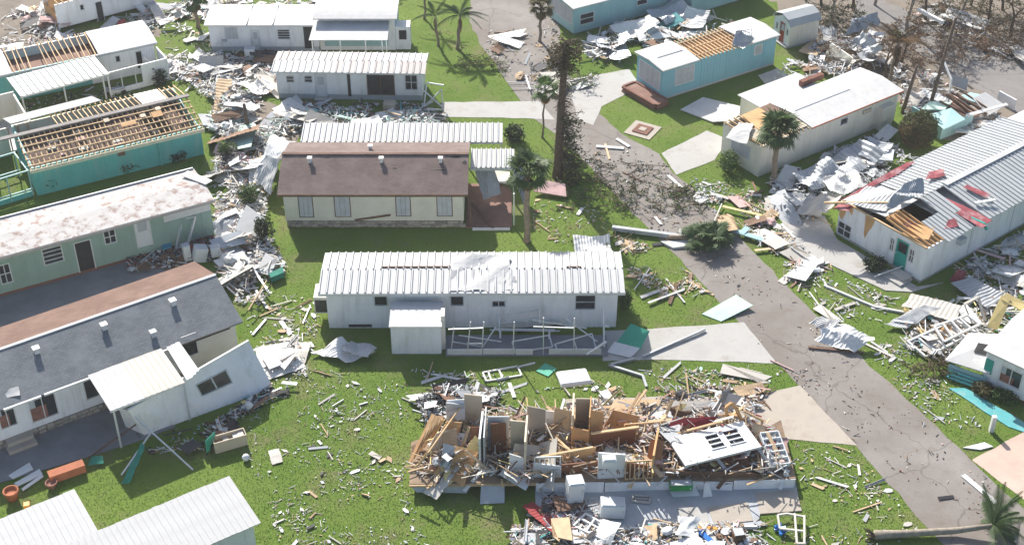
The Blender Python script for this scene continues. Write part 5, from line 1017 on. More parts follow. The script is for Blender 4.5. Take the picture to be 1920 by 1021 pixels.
drape('metal_sheet', 'large white roof sheet leaning against left gable of bungalow', 'sheet', [(478,330),(508,366),(526,300),(500,290)], [.8,.8,2.4,2.2], D['white'], .12, 10, 71)
drape('metal_sheet', 'grey crumpled roof sheet above the large white one by bungalow', 'sheet', [(482,318),(530,300),(556,268),(515,258)], [1.4,2.0,2.2,1.4], D['grey'], .25, 10, 72)
quad('green_box', 'dark green box in rubble at right of grey shingle house', 'box', [(504,512),(508,520),(532,510),(530,500)], [.5,.5,.5,.5], M['green_cloth'], .4)
bars('fallen_ladder', 'pale metal ladder lying at foot of sunroom wall', 'ladder', [((440,768,.1),(528,726,.15)),((446,776,.1),(532,734,.15))]+[((448+14*i,765-6.6*i,.1),(453+14*i,773-6.6*i,.1)) for i in range(6)], .06, M['alu'])
drape('fallen_wallboard', 'white wall panel with window lying on lawn right of sunroom', 'panel', [(492,715),(574,688),(540,640),(478,652)], [.1,.1,.35,.5], D['white'], .015, 10, 81)
quad('grey_board', 'grey frame piece lying on fallen white wall panel by sunroom', 'board', [(505,692),(530,682),(515,660),(490,668)], [.45,.4,.5,.55], D['grey'], .05)
# teal white post, junk on road edge
drape('metal_sheet', 'crumpled white tub-shaped sheet lying at right road edge', 'sheet', [(1526,640),(1600,662),(1640,640),(1560,604)], [.1,.1,.3,.6], D['white'], .32, 12, 91)
drape('metal_sheet', 'white curled sheet left on road beside the tub-shaped one', 'sheet', [(1518,612),(1560,622),(1580,604),(1540,596)], [.2,.3,.7,.6], D['white'], .25, 10, 92)
bars('plank', 'dark plank lying on road under crumpled white sheet', 'plank', [((1515,650,.1),(1620,660,.1))], .16, M['brown_wood'], .05)
bars('plank', 'long white plank lying across lower road', 'plank', [((1806,890,.05),(1868,942,.05))], .3, D['white'], .05)
bars('plank', 'yellow plank on debris left of torn ribbed home', 'plank', [((1355,387,.3),(1428,404,.3))], .22, D['yellow'], .08)
bars('plank', 'pale blue plank lying over debris before torn ribbed home', 'plank', [((1376,432,.3),(1470,462,.2)),((1390,438,.3),(1402,426,.4))], .4, M['pale_teal'], .08)
bars('fallen_pole', 'grey fallen pole across lawn ending at road', 'pole', [((1148,427,.25),(1250,440,.25)),((1250,440,.25),(1292,446,.2))], .28, D['grey'])
quad('white_board', 'white box lid lying at road edge below fallen pole', 'board', [(1238,452),(1262,464),(1294,460),(1290,450)], [.2,.15,.2,.25], D['white'], .2)
quad('white_board', 'bright white board on road debris, upper middle right', 'board', [(1298,372),(1312,382),(1330,372),(1306,360)], [.15,.15,.2,.2], D['white'], .05)
bars('plank', 'white plank lying on the road above fallen palm crown', 'plank', [((1252,328,.06),(1278,352,.06))], .25, D['white'], .06)
bars('plank', 'long white plank lying across road by tall trunk', 'plank', [((1118,274,.08),(1170,278,.08))], .3, D['white'], .06)
bars('plank', 'short white plank lying slanted on the upper road', 'plank', [((1156,260,.08),(1180,275,.08))], .25, D['white'], .06)
bars('long_pole', 'thin long white pole on lawn below torn ribbed home', 'pole', [((1545,535,.06),(1640,575,.06)),((1640,575,.06),(1720,590,.1))], .14, D['white'])
quad('white_slab', 'pale flat roof slab lying on lawn behind beige home', 'slab', [(1276,205),(1335,228),(1392,200),(1318,182)], [.15,.12,.2,.25], D['white'], .08)
quad('white_slab', 'white folded slab half over the pale one behind beige home', 'slab', [(1335,228),(1372,226),(1400,202),(1350,195)], [.2,.3,.4,.4], D['white'], .06)
e0 = empty('flower_bed', g(1205,244,.02), rad(-30)); tag(e0, 'square brick edged flower bed in lawn before blue home', 'flower bed')
MB().box(-1.05,1.05,-1.05,1.05,0,.03).build('bed_border', M['concrete_tan'], e0); MB().box(-.6,.6,-.6,.6,.03,.1).build('brick_ring', M['brick'], e0); MB().box(-.25,.25,-.25,.25,.1,.13).build('centre_stone', M['concrete_tan'], e0)
o = tag(MB().box(-.12,.12,-.12,.12,0,1.1).build('white_post', M['white_paint']), 'short white post standing on lawn by teal path, right', 'post'); o.location = g(1858,808)
quad('white_board', 'white slab pieces lying beside short white post, right', 'board', [(1805,838),(1838,842),(1862,836),(1846,828)], .08, D['white'], .06)
drape('metal_sheet', 'blue grey crumpled roof sheet beneath bare trees, upper right', 'sheet', [(1592,90),(1642,112),(1660,92),(1620,60)], [.5,.6,1.6,1.8], D['grey'], .4, 12, 101)
drape('metal_sheet', 'second blue grey roof sheet higher up behind shed, upper right', 'sheet', [(1580,70),(1640,50),(1636,28),(1590,40)], [.6,.6,1.4,1.4], D['grey'], .4, 10, 102)
quad('fallen_wallboard', 'cream wall panel leaning in wreckage right of red door shed', 'panel', [(1545,105),(1590,125),(1600,108),(1560,80)], [.1,.1,1.3,1.3], M['beige_siding'], .08)
quad('fallen_wallboard', 'pale grey panel standing by side road, upper right', 'panel', [(1784,160),(1812,170),(1815,148),(1785,140)], [.1,.1,.9,.9], D['silver'], .08)
drape('metal_sheet', 'white roof sheet lying flat behind beige home, upper right', 'sheet', [(1720,178),(1796,208),(1804,196),(1732,168)], [.5,.5,.6,.6], D['white'], .1, 10, 103)
for i, (x, y, sx, sy, rz, lb) in enumerate(((1535,330,3.2,2.2,30,'grey corrugated roof sheet in alley heap behind ribbed home, left one'),(1600,300,3.6,2.4,35,'grey corrugated roof sheet in alley heap behind ribbed home, right one'),(1640,285,2.4,1.8,60,'twisted grey roof sheet near round bush behind ribbed home'),(1580,345,2.4,2.0,10,'pale curled sheet at near end of alley heap behind ribbed home'))):
    bent('metal_sheet', lb, 'sheet', (x,y), .7, (sx,sy), D['silver'] if i < 3 else D['white'], .35, 110+i, rz, .05, .3, (rad(10),rad(-8)), 14, 8)
for i, (x, y, sx, sy, rz, lb) in enumerate(((1190,55,3.6,2.0,20,'large pale roof sheet in heap before teal home, top'),(1255,25,3.2,2.4,40,'curled pale roof sheet against teal home wall, top'),(1300,40,2.6,2.0,70,'upright pale roof sheet behind blue home, top'),(1150,80,2.8,1.6,10,'low white roof sheet in heap before teal home, top'))):
    bent('metal_sheet', lb, 'sheet', (x,y), .7, (sx,sy), D['silver'] if i % 2 else D['white'], .4, 130+i, rz, .04, .4, (rad(12),rad(-10)), 12, 8)
bent('metal_sheet', 'white torn metal sheet behind right end of white ribbed-roof home', 'sheet', (1110,458), .5, (2.4,1.4), D['white'], .35, 141, 5, .05, .2, (rad(25),0), 14, 6)
bent('metal_sheet', 'folded white sheets at left end of stained-roof white home', 'sheet', (480,165), .5, (2.4,2.0), D['white'], .3, 142, 50, 0, .3, (rad(15),rad(15)), 10, 6)
bent('metal_sheet', 'white tarp piece behind bungalow lean-to roof', 'sheet', (690,236), .4, (2.0,1.6), D['white'], .3, 143, 20, 0, .3, (rad(25),0), 10, 6)
quad('plywood_sheet', 'pink and tan broken wall piece left of tall trunk base', 'sheet', [(1000,358),(1062,368),(1060,345),(1010,335)], [.3,.3,.6,.7], D['pink'], .1)
bars('trailer_frame', 'bent white aluminium frame tangle at right end of stained-roof home', 'frame', [((790,205,.1),(828,168,1.6)),((790,205,.1),(830,206,.1)),((828,168,1.6),(830,206,.1)),((795,170,1.5),(828,200,.3)),((800,155,1.9),(832,160,1.8)),((800,155,1.9),(795,200,.2)),((812,190,.6),(770,214,.1))], .09, M['alu'])
quad('tan_box', 'tan open box before dark opening of stained-roof home', 'box', [(718,196),(740,198),(742,188),(720,186)], .5, M['beige_board'], .4)

# ------------------------------------------------------------------ trees and plants
def leaf_cloud(mb, c, r, n, size, rng, squash=1.0, shell=.55):
    for _ in range(n):
        d = Vector((rng.gauss(0,1), rng.gauss(0,1), rng.gauss(0,1))).normalized(); k = (shell + (1-shell)*rng.random())*(1+.25*mnoise.noise(d*2.2+Vector((c[0],c[1],c[2]))))
        p = Vector(c) + Vector((d.x*r[0], d.y*r[1], d.z*r[2]))*k
        a = Vector((rng.gauss(0,1), rng.gauss(0,1), rng.gauss(0,.6))).normalized(); b = a.cross(Vector((rng.gauss(0,1), rng.gauss(0,1), rng.gauss(0,1)))).normalized(); s_ = size*rng.uniform(.6,1.3)
        mb.add([p-a*s_, p+b*s_*.4, p+a*s_, p-b*s_*.4], [(0,1,2,3)])
def bush(px, w_, hgt, label, m, n=900, size=.11, name='shrub', cat='shrub', group=None):
    e = empty(name, g(px[0], px[1])); tag(e, label, cat, group); rng = random.Random(int(px[0]*7+px[1])); mb = MB()
    for k in range(5):
        ox, oy = rng.uniform(-.3,.3)*w_, rng.uniform(-.3,.3)*w_; leaf_cloud(mb, (ox, oy, hgt*rng.uniform(.4,.6)), (w_*rng.uniform(.3,.42), w_*rng.uniform(.3,.42), hgt*.45), n//5, size, rng)
    mb.build('foliage', m, e); st_ = MB()
    for k in range(4): a = k*1.6; st_.tube([(0,0,0),(.2*w_*math.cos(a),.2*w_*math.sin(a),hgt*.5)], [.05,.02], 5)
    st_.build('stem', M['bark'], e); return e
def fan_mesh(seed):
    rng = random.Random(seed); mb = MB(); mb.bar((0,0,0),(.75,0,.12),.035)
    for k in range(15):
        a = rad(-100+200*k/14); d = Vector((math.cos(a), math.sin(a), 0)); pz = Vector((.75,0,.12)); ln = .72*(.75+.25*math.cos(a*.7))*rng.uniform(.9,1.1); sd = Vector((-d.y, d.x, 0))*.055
        m_ = pz+d*ln*.55+Vector((0,0,-.02)); t_ = pz+d*ln+Vector((0,0,-.28*rng.uniform(.6,1.3)))
        mb.add([pz, m_-sd, t_, m_+sd], [(0,1,2,3)])
    return mb.mesh('fan_leaf')
def feather_mesh(seed, ln=2.4):
    rng = random.Random(seed); mb = MB(); pts = [Vector((ln*t, 0, .5*t - 1.7*t*t)) for t in np.linspace(0,1,9)]; mb.tube(pts, [.035-.003*i for i in range(9)], 4)
    for i in range(34):
        t = .12+.86*i/33; p = Vector((ln*t, 0, .5*t-1.7*t*t)); l_ = .55*math.sin(math.pi*(.15+.8*t))
        for s_ in (-1,1): e_ = p+Vector((.25*l_, s_*l_*.75, -.5*l_*rng.uniform(.7,1.2))); mb.add([p, p+Vector((.06,0,0)), e_], [(0,1,2)])
    return mb.mesh('feather_leaf')
FAN = [fan_mesh(i) for i in range(3)]; FEA = [feather_mesh(i) for i in range(3)]
for me in FAN+FEA: me.materials.append(M['leaf_palm'])
def palm(px, hgt, label, kind='fan', n=44, r=(.2,.14), lean=(0,0), m=None, size=1.0, dead=10, wind=0.0):
    e = empty('palm_tree', g(px[0], px[1])); tag(e, label, 'palm tree', 'palms standing in the park'); rng = random.Random(px[0]); top = Vector((lean[0], lean[1], hgt))
    MB().tube([(0,0,-.05),(0,0,.15)]+[tuple(top*t + Vector((.06*math.sin(9*t), .05*math.cos(7*t), 0))) for t in (.25,.5,.75,1)], [r[0]*1.5,r[0]*1.15,r[0],r[0],r[1]*1.05,r[1]], 10).build('trunk', M['palm_bark'], e, True)
    for k in range(n):
        me = rng.choice(FAN if kind == 'fan' else FEA); o = mesh_obj('frond', me, m or M['leaf_palm'], e); az = k*2.4+rng.uniform(-.3,.3)
        el = rad(rng.uniform(-40,75)) if kind == 'fan' else rad(rng.uniform(5,60))
        if wind: az = az*(1-wind) + wind*rng.uniform(-.9,.6)
        o.location = top; o.rotation_euler = Euler((rng.uniform(-.3,.3), -el, az), 'XYZ'); s_ = size*rng.uniform(.8,1.15); o.scale = (s_,s_,s_)
    for k in range(dead):
        o = mesh_obj('dead_frond', rng.choice(FAN if kind == 'fan' else FEA), M['leaf_brown'], e); o.location = top-Vector((0,0,.15)); o.rotation_euler = (0, rad(rng.uniform(60,85)), rng.uniform(0,6.28)); s_ = size*.7; o.scale = (s_,s_,s_)
    return e
palm((988,452), 5.3, 'cabbage palm with full round head beside torn carport', n=28, r=(.2,.15), size=1.15)
palm((1448,346), 4.2, 'cabbage palm before beige home wall, upper right', n=42, r=(.2,.15), size=1.15)
palm((858,92), 2.9, 'bent feather palm with drooping fronds by upper road', 'feather', 14, (.13,.09), (.25,.2), dead=3, size=.85)
palm((822,86), 2.6, 'small feather palm left of bent feather palm, top', 'feather', 10, (.1,.07), (-.2,.1), dead=2, size=.7, m=M['leaf_green'])
palm((796,36), 3.0, 'thin palm cut by top edge near upper road', 'feather', 8, (.1,.07), (.2,.3), dead=2, size=.7)
palm((1012,78), 3.0, 'scruffy cabbage palm between upper road and teal home', 'fan', 26, (.12,.1), (.1,0), dead=14, size=.9, m=M['leaf_olive'])
palm((1017,258), 3.9, 'thin young palm with wispy crown left of tall trunk', 'fan', 14, (.07,.05), (.15,.1), dead=2, size=.95, m=M['leaf_green'])
palm((372,52), 2.6, 'dark small palm at top left between homes', 'fan', 26, (.16,.12), (0,0), dead=10, size=1.0)
palm((1665,160), 3.6, 'wind-stripped palm with dry fronds over wreckage, upper right', 'feather', 14, (.14,.1), (.3,.2), dead=14, size=1.0, m=M['leaf_brown'])
# tall stripped trunk in the middle
e = empty('pine_tree', g(1046,332)); tag(e, 'tall dark stripped tree trunk with ragged branches beside road', 'tree')
MB().tube([(0,0,-.05),(.0,0,1.5),(.1,0,5),(.25,0,8.5),(.3,0,10.4)], [.42,.3,.27,.22,.12], 12).build('trunk', M['bark'], e, True)
rng = random.Random(5); br = MB(); lf = MB(); lg = MB()
for k in range(300):
    z = rng.uniform(.8, 10.4) if k < 240 else rng.uniform(8.8,10.6); a = rng.uniform(-1.3,1.3) if z < 5.2 and rng.random() < .85 else rng.uniform(0,6.28); ln = (rng.uniform(.7,2.3)*(1-z/14) if z < 5.5 and abs(a) < 1.4 else rng.uniform(.35,.8))
    if z > 8.4: ln = rng.uniform(.3,1.3)
    b0 = Vector((.03*z, 0, z)); t_ = b0+Vector((math.cos(a)*ln, math.sin(a)*ln, rng.uniform(-.5,.15)*ln)); br.tube([b0, (b0+t_)/2+Vector((0,0,.1)), t_], [.05,.035,.015], 5)
    if 5.2 < z < 8.4 and rng.random() < .6: continue
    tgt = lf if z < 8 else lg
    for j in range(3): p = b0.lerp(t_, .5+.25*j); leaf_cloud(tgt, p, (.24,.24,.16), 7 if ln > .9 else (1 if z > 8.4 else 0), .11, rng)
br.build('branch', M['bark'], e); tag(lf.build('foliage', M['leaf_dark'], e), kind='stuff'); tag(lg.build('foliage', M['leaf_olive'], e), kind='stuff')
def bare_tree(px, hgt, label, seed, m=None, leaves=120, lm=None, lean=0.0):
    e = empty('bare_tree', g(px[0], px[1])); tag(e, label, 'tree', 'storm-stripped trees'); rng = random.Random(seed); bt = MB(); lv = MB()
    def grow(p, d, ln, r, dep, tgt):
        q = p + d*ln; mid = p.lerp(q, .5)+Vector((rng.uniform(-.06,.06), rng.uniform(-.06,.06), 0))*ln; tgt.tube([p, mid, q], [r, r*.82, r*.62], 6 if dep < 2 else 4)
        if dep >= 4: 
            if leaves: leaf_cloud(lv, q, (.3,.3,.25), max(1, leaves//40), .1, rng)
            return
        for k in range(rng.choice((2,2,3))): 
            nd = (d + Vector((rng.gauss(0,.45), rng.gauss(0,.45), rng.gauss(.05,.3)))).normalized(); grow(q, nd, ln*rng.uniform(.6,.82), r*.6, dep+1, bt)
    tk = MB(); grow(Vector((0,0,-.05)), Vector((lean,0,1)).normalized(), hgt*.34, .14*hgt/5, 0, tk); tk.build('trunk', m or M['bark'], e); bt.build('branch', m or M['bark'], e)
    if leaves: tag(lv.build('foliage', lm or M['leaf_brown'], e), kind='stuff')
for i, (x, y, hg, lb) in enumerate(((1560,40,5,'bare tree right of red door shed'),(1600,20,5.5,'bare tree cut by top edge above blue grey sheets'),(1660,150,4.5,'browned bare tree over wreckage near side road'),(1700,60,6,'tall bare tree left of side road, top'),(1735,40,5.5,'bare tree at top edge beside leaning pole'),(1690,120,4.5,'twiggy brown tree in middle of upper right wreckage'),(1800,40,5,'bare tree beyond side road, leftmost'),(1850,55,5,'bare tree beyond side road, second from left'),(1895,70,5.5,'bare tree beyond side road at right edge'),(1640,10,5,'bare tree behind side road at top edge'),(1540,10,5,'dark bare tree above the shed roof'),(1880,20,5,'dense brown tree in top right corner'),(1490,-20,4,'bare tree at top edge behind shed'),(1820,10,5,'brown thicket tree at top edge, right'),(1765,-5,5,'brown tree at top edge right of leaning pole'))):
    bare_tree((x,y), hg, lb, 200+i, M['grey_bark'] if i % 3 == 0 else M['bark'], 420+160*(i % 3), M['leaf_brown'] if i % 2 else M['leaf_olive'], lean=R.uniform(-.15,.15))
def pole(px, hgt, label, lean, cross=True):
    e = empty('utility_pole', g(px[0], px[1])); tag(e, label, 'pole'); t_ = Vector((lean[0], lean[1], hgt)); MB().tube([(0,0,0), t_*.5, t_], [.16,.14,.11], 8).build('pole_shaft', M['pole_wood'], e, True)
    if cross: MB().bar(t_*.94+Vector((-.8,.2,0)), t_*.94+Vector((.8,-.2,0)), .1, .12).build('crossarm', M['pole_wood'], e)
    for s_ in (-.6,.6):
        if cross: MB().lathe([(.05,0),(.06,.06),(.04,.14)], 8, tuple(t_*.94+Vector((s_,-s_*.25,.06)))).build('insulator', M['grey_board'], e)
pole((1742,205), 7.4, 'tall dark utility pole at side road, right', (.75,.3), False); pole((1692,212), 3.9, 'shorter dark pole left of the tall utility pole', (.5,.2), False)
pole((466,244), 2.2, 'broken dark pole stump standing in rubble left of bungalow', (-.1,0), False)
bars('white_pole', 'white light pole standing in wreckage by side road', 'pole', [((1775,208,.1),(1784,150,2.4)),((1784,150,2.4),(1768,110,3.2))], .12, M['white_paint'])
bars('broken_beam', 'white beam snapped and leaning from utility pole, upper right', 'beam', [((1722,18,3.0),(1768,42,3.4))], .25, D['white'])
# fallen trees
e = empty('fallen_tree', g(1640,1002,.2)); tag(e, 'fallen palm trunk lying across lawn to road, bottom right', 'tree'); o0 = e.location
p1 = g(1690,1000,.25)-o0; p2 = g(1790,994,.3)-o0; p3 = g(1860,985,.6)-o0
MB().tube([Vector((0,0,0)), p1, p2, p3], [.26,.2,.17,.12], 10).build('trunk', M['grey_bark'], e, True); rp = MB(); rng = random.Random(9)
for k in range(16): a = rng.uniform(0,6.28); rp.tube([(0,0,0),(-.3-.3*rng.random(), .35*math.cos(a), .35*math.sin(a))], [.06,.02], 5)
rp.build('root_plate', M['bark'], e)
for k in range(26): o = mesh_obj('frond', rng.choice(FEA), M['leaf_palm'], e); o.location = p3; o.rotation_euler = (rng.uniform(-.4,.4), rad(rng.uniform(-60,20)), rng.uniform(-1.7,1.7)); o.scale = (.9,.9,.9)
e = empty('fallen_palm_crown', g(1330,452,.3)); tag(e, 'fallen dark green palm crown lying on road', 'palm crown')
for k in range(46): o = mesh_obj('frond', rng.choice(FAN), M['leaf_palm'], e); o.location = (rng.uniform(-.8,.8), rng.uniform(-.5,.5), rng.uniform(0,.25)); o.rotation_euler = (rng.uniform(-.5,.5), rad(rng.uniform(-50,10)), rng.uniform(0,6.28)); o.scale = (1.0,1.0,1.0)
MB().tube([(-.3,.1,.1),(-1.5,.3,.05),(-2.6,.5,.0)], [.2,.17,.15], 8).build('trunk', M['palm_bark'], e, True)
def branch_heap(px, w_, d_, label, m, n, seed, hgt=.5):
    e = empty('fallen_branches', g(*px)); tag(e, label, 'branches'); rng = random.Random(seed); tw = MB(); lf = MB()
    for k in range(n):
        p = Vector((rng.uniform(-w_,w_), rng.uniform(-d_,d_), rng.uniform(.03,hgt))); a = rng.uniform(0,6.28); q = p+Vector((math.cos(a), math.sin(a), rng.uniform(-.2,.3)))*rng.uniform(.4,1.3); q.z = max(.03, q.z); tw.bar(p, q, .035); leaf_cloud(lf, q, (.3,.3,.14), 12, .1, rng); leaf_cloud(lf, p, (.25,.25,.12), 7, .09, rng)
    tag(tw.build('twig', M['bark'], e), kind='stuff'); tag(lf.build('foliage', m, e), kind='stuff')
branch_heap((1215,378), 2.6, 1.6, 'dark leafy branches strewn over road and lawn centre', M['leaf_dark'], 30, 1)
branch_heap((1125,368), 2.6, 2.0, 'green branches strewn over lawn right of tall trunk', M['leaf_green'], 46, 2, .3)
branch_heap((1265,372), 1.8, 1.4, 'dark branches heaped at right side of road', M['leaf_green'], 34, 3, .5)
branch_heap((1085,325), 1.8, 1.6, 'dark branches fallen at foot of tall trunk', M['leaf_dark'], 50, 4, .8)
branch_heap((1205,322), 1.6, 1.2, 'few dark branches on upper part of road', M['leaf_dark'], 8, 5, .25)
branch_heap((1145,455), 1.6, 1.2, 'green twigs on lawn behind white ribbed-roof home', M['leaf_green'], 18, 6, .25)
branch_heap((1750,690), 1.2, .9, 'dry reeds and twigs left of collapsed porch, right', M['leaf_olive'], 30, 7, .6)
branch_heap((1600,110), 2.5, 2.0, 'brown branches tangled in upper right wreckage', M['leaf_brown'], 70, 8, 1.2)
branch_heap((1720,110), 3, 2.4, 'brown branches below bare trees by side road', M['leaf_brown'], 110, 9, 1.3)
branch_heap((1850,90), 4, 2.2, 'dry brown brush beyond side road', M['leaf_brown'], 160, 10, 1.6)
branch_heap((905,118), 1.8, 1.3, 'green branches lying on lawn by upper road', M['leaf_green'], 30, 11, .4)
branch_heap((1075,160), 1.3, 1.0, 'green scrub growing beside upper drive', M['leaf_green'], 26, 12, .6)
branch_heap((1820,40), 5, 3, 'dense dark brush at top right edge', M['leaf_olive'], 220, 13, 2.2)
branch_heap((1560,50), 2.4, 2, 'dark brush behind red door shed', M['leaf_dark'], 120, 14, 1.8)
for a in (((110,345),1.9,1.5,'light green shrub against teal house wall',M['leaf_green'],1100),((430,298),1.1,1.5,'dark green shrub in alley left of bungalow',M['leaf_green'],700),((470,382),1.4,1.6,'green overgrown shrub below alley rubble',M['leaf_green'],800),((498,455),1.3,2.0,'tall dark shrub at left front of bungalow',M['leaf_dark'],1000),((960,262),1.9,1.3,'dark round shrub behind carport of bungalow',M['leaf_dark'],1000),((1358,318),1.7,1.4,'leafy shrub at left end of beige home',M['leaf_green'],900),((1640,505),1.4,1.0,'dark shrub before end wall of torn ribbed home',M['leaf_dark'],800),((1168,580),1.0,1.6,'green shrub at right end of white ribbed-roof home',M['leaf_green'],800),((300,160),1.3,1.4,'dark shrub at corner of pale screen room',M['leaf_dark'],600),((1880,752),1.3,.8,'yellow green shrub under teal shuttered house',M['leaf_green'],500),((1845,738),1.2,.7,'olive shrub beside teal path',M['leaf_olive'],500),((1150,88),1.2,1.2,'dark shrub before teal home, top',M['leaf_dark'],500),((240,318),1.6,.9,'low weeds along teal house wall',M['leaf_olive'],500),((330,300),1.3,.8,'low dark weeds at right part of teal wall',M['leaf_dark'],500),((840,243),1.0,.7,'small shrub behind lean-to roof',M['leaf_dark'],300),((1012,655),.01,.01,'',None,0)):
    if a[5]: bush(*a[:4], a[4], a[5])
# clipped round bush
e = empty('round_bush', g(1718,272)); tag(e, 'big clipped round bush with browned side, right', 'bush'); rng = random.Random(3); b1, b2 = MB(), MB()
leaf_cloud(b1, (0,0,1.35), (1.35,1.3,1.4), 4600, .1, rng, shell=.82); leaf_cloud(b2, (-.25,-.3,1.25), (1.2,1.15,1.2), 900, .1, rng, shell=.85)
b1.build('foliage', leafmat('clipped bush leaf', (.06,.075,.025), (.11,.12,.045)), e); b2.build('browned_foliage', M['leaf_brown'], e); MB().lathe([(.4,.05),(.8,.5),(.9,1.4),(.6,2.0),(.1,2.3)], 12).build('inner_twigs', M['bark'], e)

# ------------------------------------------------------------------ debris
rngD = random.Random(77)

def proto(mb, name): me = mb.mesh(name); me.materials.append(D['white']); return me
PROTO = {}
def boxy(k, name):
    mb = MB(); e = .1*k; mb.add([(-.5,-.5,-.5),(.5-e*.3,-.5,-.5),(.5,.5-e,-.5),(-.5+e*.4,.5,-.5),(-.5,-.5,.5),(.5-e*.5,-.5,.5),(.5,.5-e,.5),(-.5+e*.2,.5,.5)], ((0,3,2,1),(4,5,6,7),(0,1,5,4),(1,2,6,5),(2,3,7,6),(3,0,4,7))); return proto(mb, name)
PROTO['plank'] = [boxy(k, 'plank') for k in range(3)]; PROTO['batten'] = [boxy(k*.3, 'batten') for k in range(2)]
def angle_strip(bend):
    mb = MB(); xs = [-.5,-.1,.2,.5]; zs = [0,bend*.2,bend*.5,bend]; pr = [(-.5,0),(.5,0),(.5,.9),(.35,.9),(.35,.15),(-.5,.15)]; n = len(pr)
    vs = [(x, y, z0+z*.8) for x, z0 in zip(xs, zs) for y, z in pr]; fs = [(i*n+k, i*n+(k+1)%n, (i+1)*n+(k+1)%n, (i+1)*n+k) for i in range(3) for k in range(n)] + [tuple(range(n-1,-1,-1)), tuple(range(3*n,4*n))]; return proto(mb.add(vs, fs), 'metal_strip')
PROTO['metal_strip'] = [angle_strip(b) for b in (0, .8, -.6)]
def folded(seed, rib, name, folds=2):
    r_ = random.Random(seed); nx, ny = (22 if rib else 9), 5; F_ = [(r_.uniform(-.5,.5), r_.uniform(0,6.28), r_.uniform(-.9,.9)) for _ in range(folds)]; vs = []
    for s_ in (0, 1):
        for j in range(ny+1):
            for i in range(nx+1):
                x, y = (i/nx-.5)*1.4, (j/ny-.5); z = 0
                for o_, a_, k_ in F_: z += k_*max(0, x*math.cos(a_)+y*math.sin(a_)-o_*.3)
                z += .035*mnoise.noise(Vector((x*2+seed, y*2, seed))) + (.035 if rib and i % 2 else 0)
                ex_ = .06*mnoise.noise(Vector((x*5, seed*3, y*5))) if (i in (0,nx) or j in (0,ny)) else 0
                vs.append((x+ex_, y+ex_, z-.015*s_))
    mb = MB(); n1 = (nx+1)*(ny+1); fs = []
    for j in range(ny):
        for i in range(nx): a = j*(nx+1)+i; fs.append((a,a+1,a+nx+2,a+nx+1)); fs.append((n1+a+nx+1,n1+a+nx+2,n1+a+1,n1+a))
    for i in range(nx): fs.append((i+1,i,n1+i,n1+i+1)); a = ny*(nx+1)+i; fs.append((a,a+1,n1+a+1,n1+a))
    for j in range(ny): a = j*(nx+1); fs.append((a,a+nx+1,n1+a+nx+1,n1+a)); a += nx; fs.append((a+nx+1,a,n1+a,n1+a+nx+1))
    return proto(mb.add(vs, fs), name)
PROTO['metal_sheet'] = [folded(k, 0, 'metal_sheet') for k in range(7)]; PROTO['corrugated_sheet'] = [folded(20+k, 1, 'corrugated_sheet', 1) for k in range(4)]
def torn(k, name, n, asp):
    r_ = random.Random(k+50); pts = [(math.cos(6.283*i/n+r_.uniform(-.3,.3))*r_.uniform(.42,.6), math.sin(6.283*i/n+r_.uniform(-.3,.3))*r_.uniform(.42,.6)*asp, 0) for i in range(n)]; return proto(MB().slab(pts, .05), name)
PROTO['scrap'] = [torn(k, 'scrap', random.Random(k).choice((4,5,6)), .7) for k in range(7)]
def board(k):
    r_ = random.Random(k+90); q = [(-.7,-.5),(.7,-.5),(.7,.5),(-.7,.5)]; c_ = r_.randrange(4); out = []
    for i, p in enumerate(q):
        if i == c_: out += [(p[0]*r_.uniform(.5,.8), p[1], 0), (p[0]*.85, p[1]*.6, 0), (p[0], p[1]*r_.uniform(.2,.5), 0)] if i % 2 == 0 else [(p[0], p[1]*r_.uniform(.2,.5), 0), (p[0]*.8, p[1]*.65, 0), (p[0]*r_.uniform(.4,.7), p[1], 0)]
        else: out.append((p[0], p[1], 0))
    return proto(MB().slab(out, .05), 'wallboard')
PROTO['wallboard'] = [board(k) for k in range(5)]
def lump(k):
    vs, fs = [], []; nu, nv = 8, 5
    for j in range(nv+1):
        for i in range(nu):
            t_, p_ = math.pi*j/nv, 2*math.pi*i/nu; d_ = Vector((math.sin(t_)*math.cos(p_), math.sin(t_)*math.sin(p_), math.cos(t_))); vs.append(d_*(.5*(1+.7*mnoise.noise(d_*1.9+Vector((k*3,k,0))))))
    for j in range(nv):
        for i in range(nu): fs.append((j*nu+i, j*nu+(i+1)%nu, (j+1)*nu+(i+1)%nu, (j+1)*nu+i))
    return proto(MB().add([(v.x, v.y, v.z*.6) for v in vs], fs), 'rubbish_lump')
PROTO['rubbish_lump'] = [lump(k) for k in range(5)]
WORD = dict(white='white', offwhite='off-white', grey='grey', silver='silvery', tan='tan', brown='brown', dark='dark', mint='pale green', pink='pinkish', teal='teal', red='dark red', yellow='yellowish')

small = {}
def inside(poly, n, clump=False):
    P_ = np.array(poly, float); out = []; lo, hi = P_.min(0), P_.max(0); tries = 0
    while len(out) < n and tries < n*60+200:
        tries += 1
        x, y = rngD.uniform(lo[0], hi[0]), rngD.uniform(lo[1], hi[1]); c = False; j = len(P_)-1
        for i in range(len(P_)):
            if (P_[i][1] > y) != (P_[j][1] > y) and x < (P_[j][0]-P_[i][0])*(y-P_[i][1])/(P_[j][1]-P_[i][1])+P_[i][0]: c = not c
            j = i
        if c and clump:
            w_ = g(x, y); k = .5+1.2*mnoise.noise(Vector((w_.x*.35, w_.y*.35, 1))) + .5*mnoise.noise(Vector((w_.x*1.1, w_.y*1.1, 4)))
            if rngD.random() > k: c = False
        if c: out.append((x, y))
    return out
SPEC = []
PHR = dict(plank='plank', batten='thin batten', metal_strip='bent metal strip', metal_sheet='folded sheet', corrugated_sheet='corrugated sheet', wallboard='broken wallboard', scrap='torn scrap', rubbish_lump='rubbish lump')
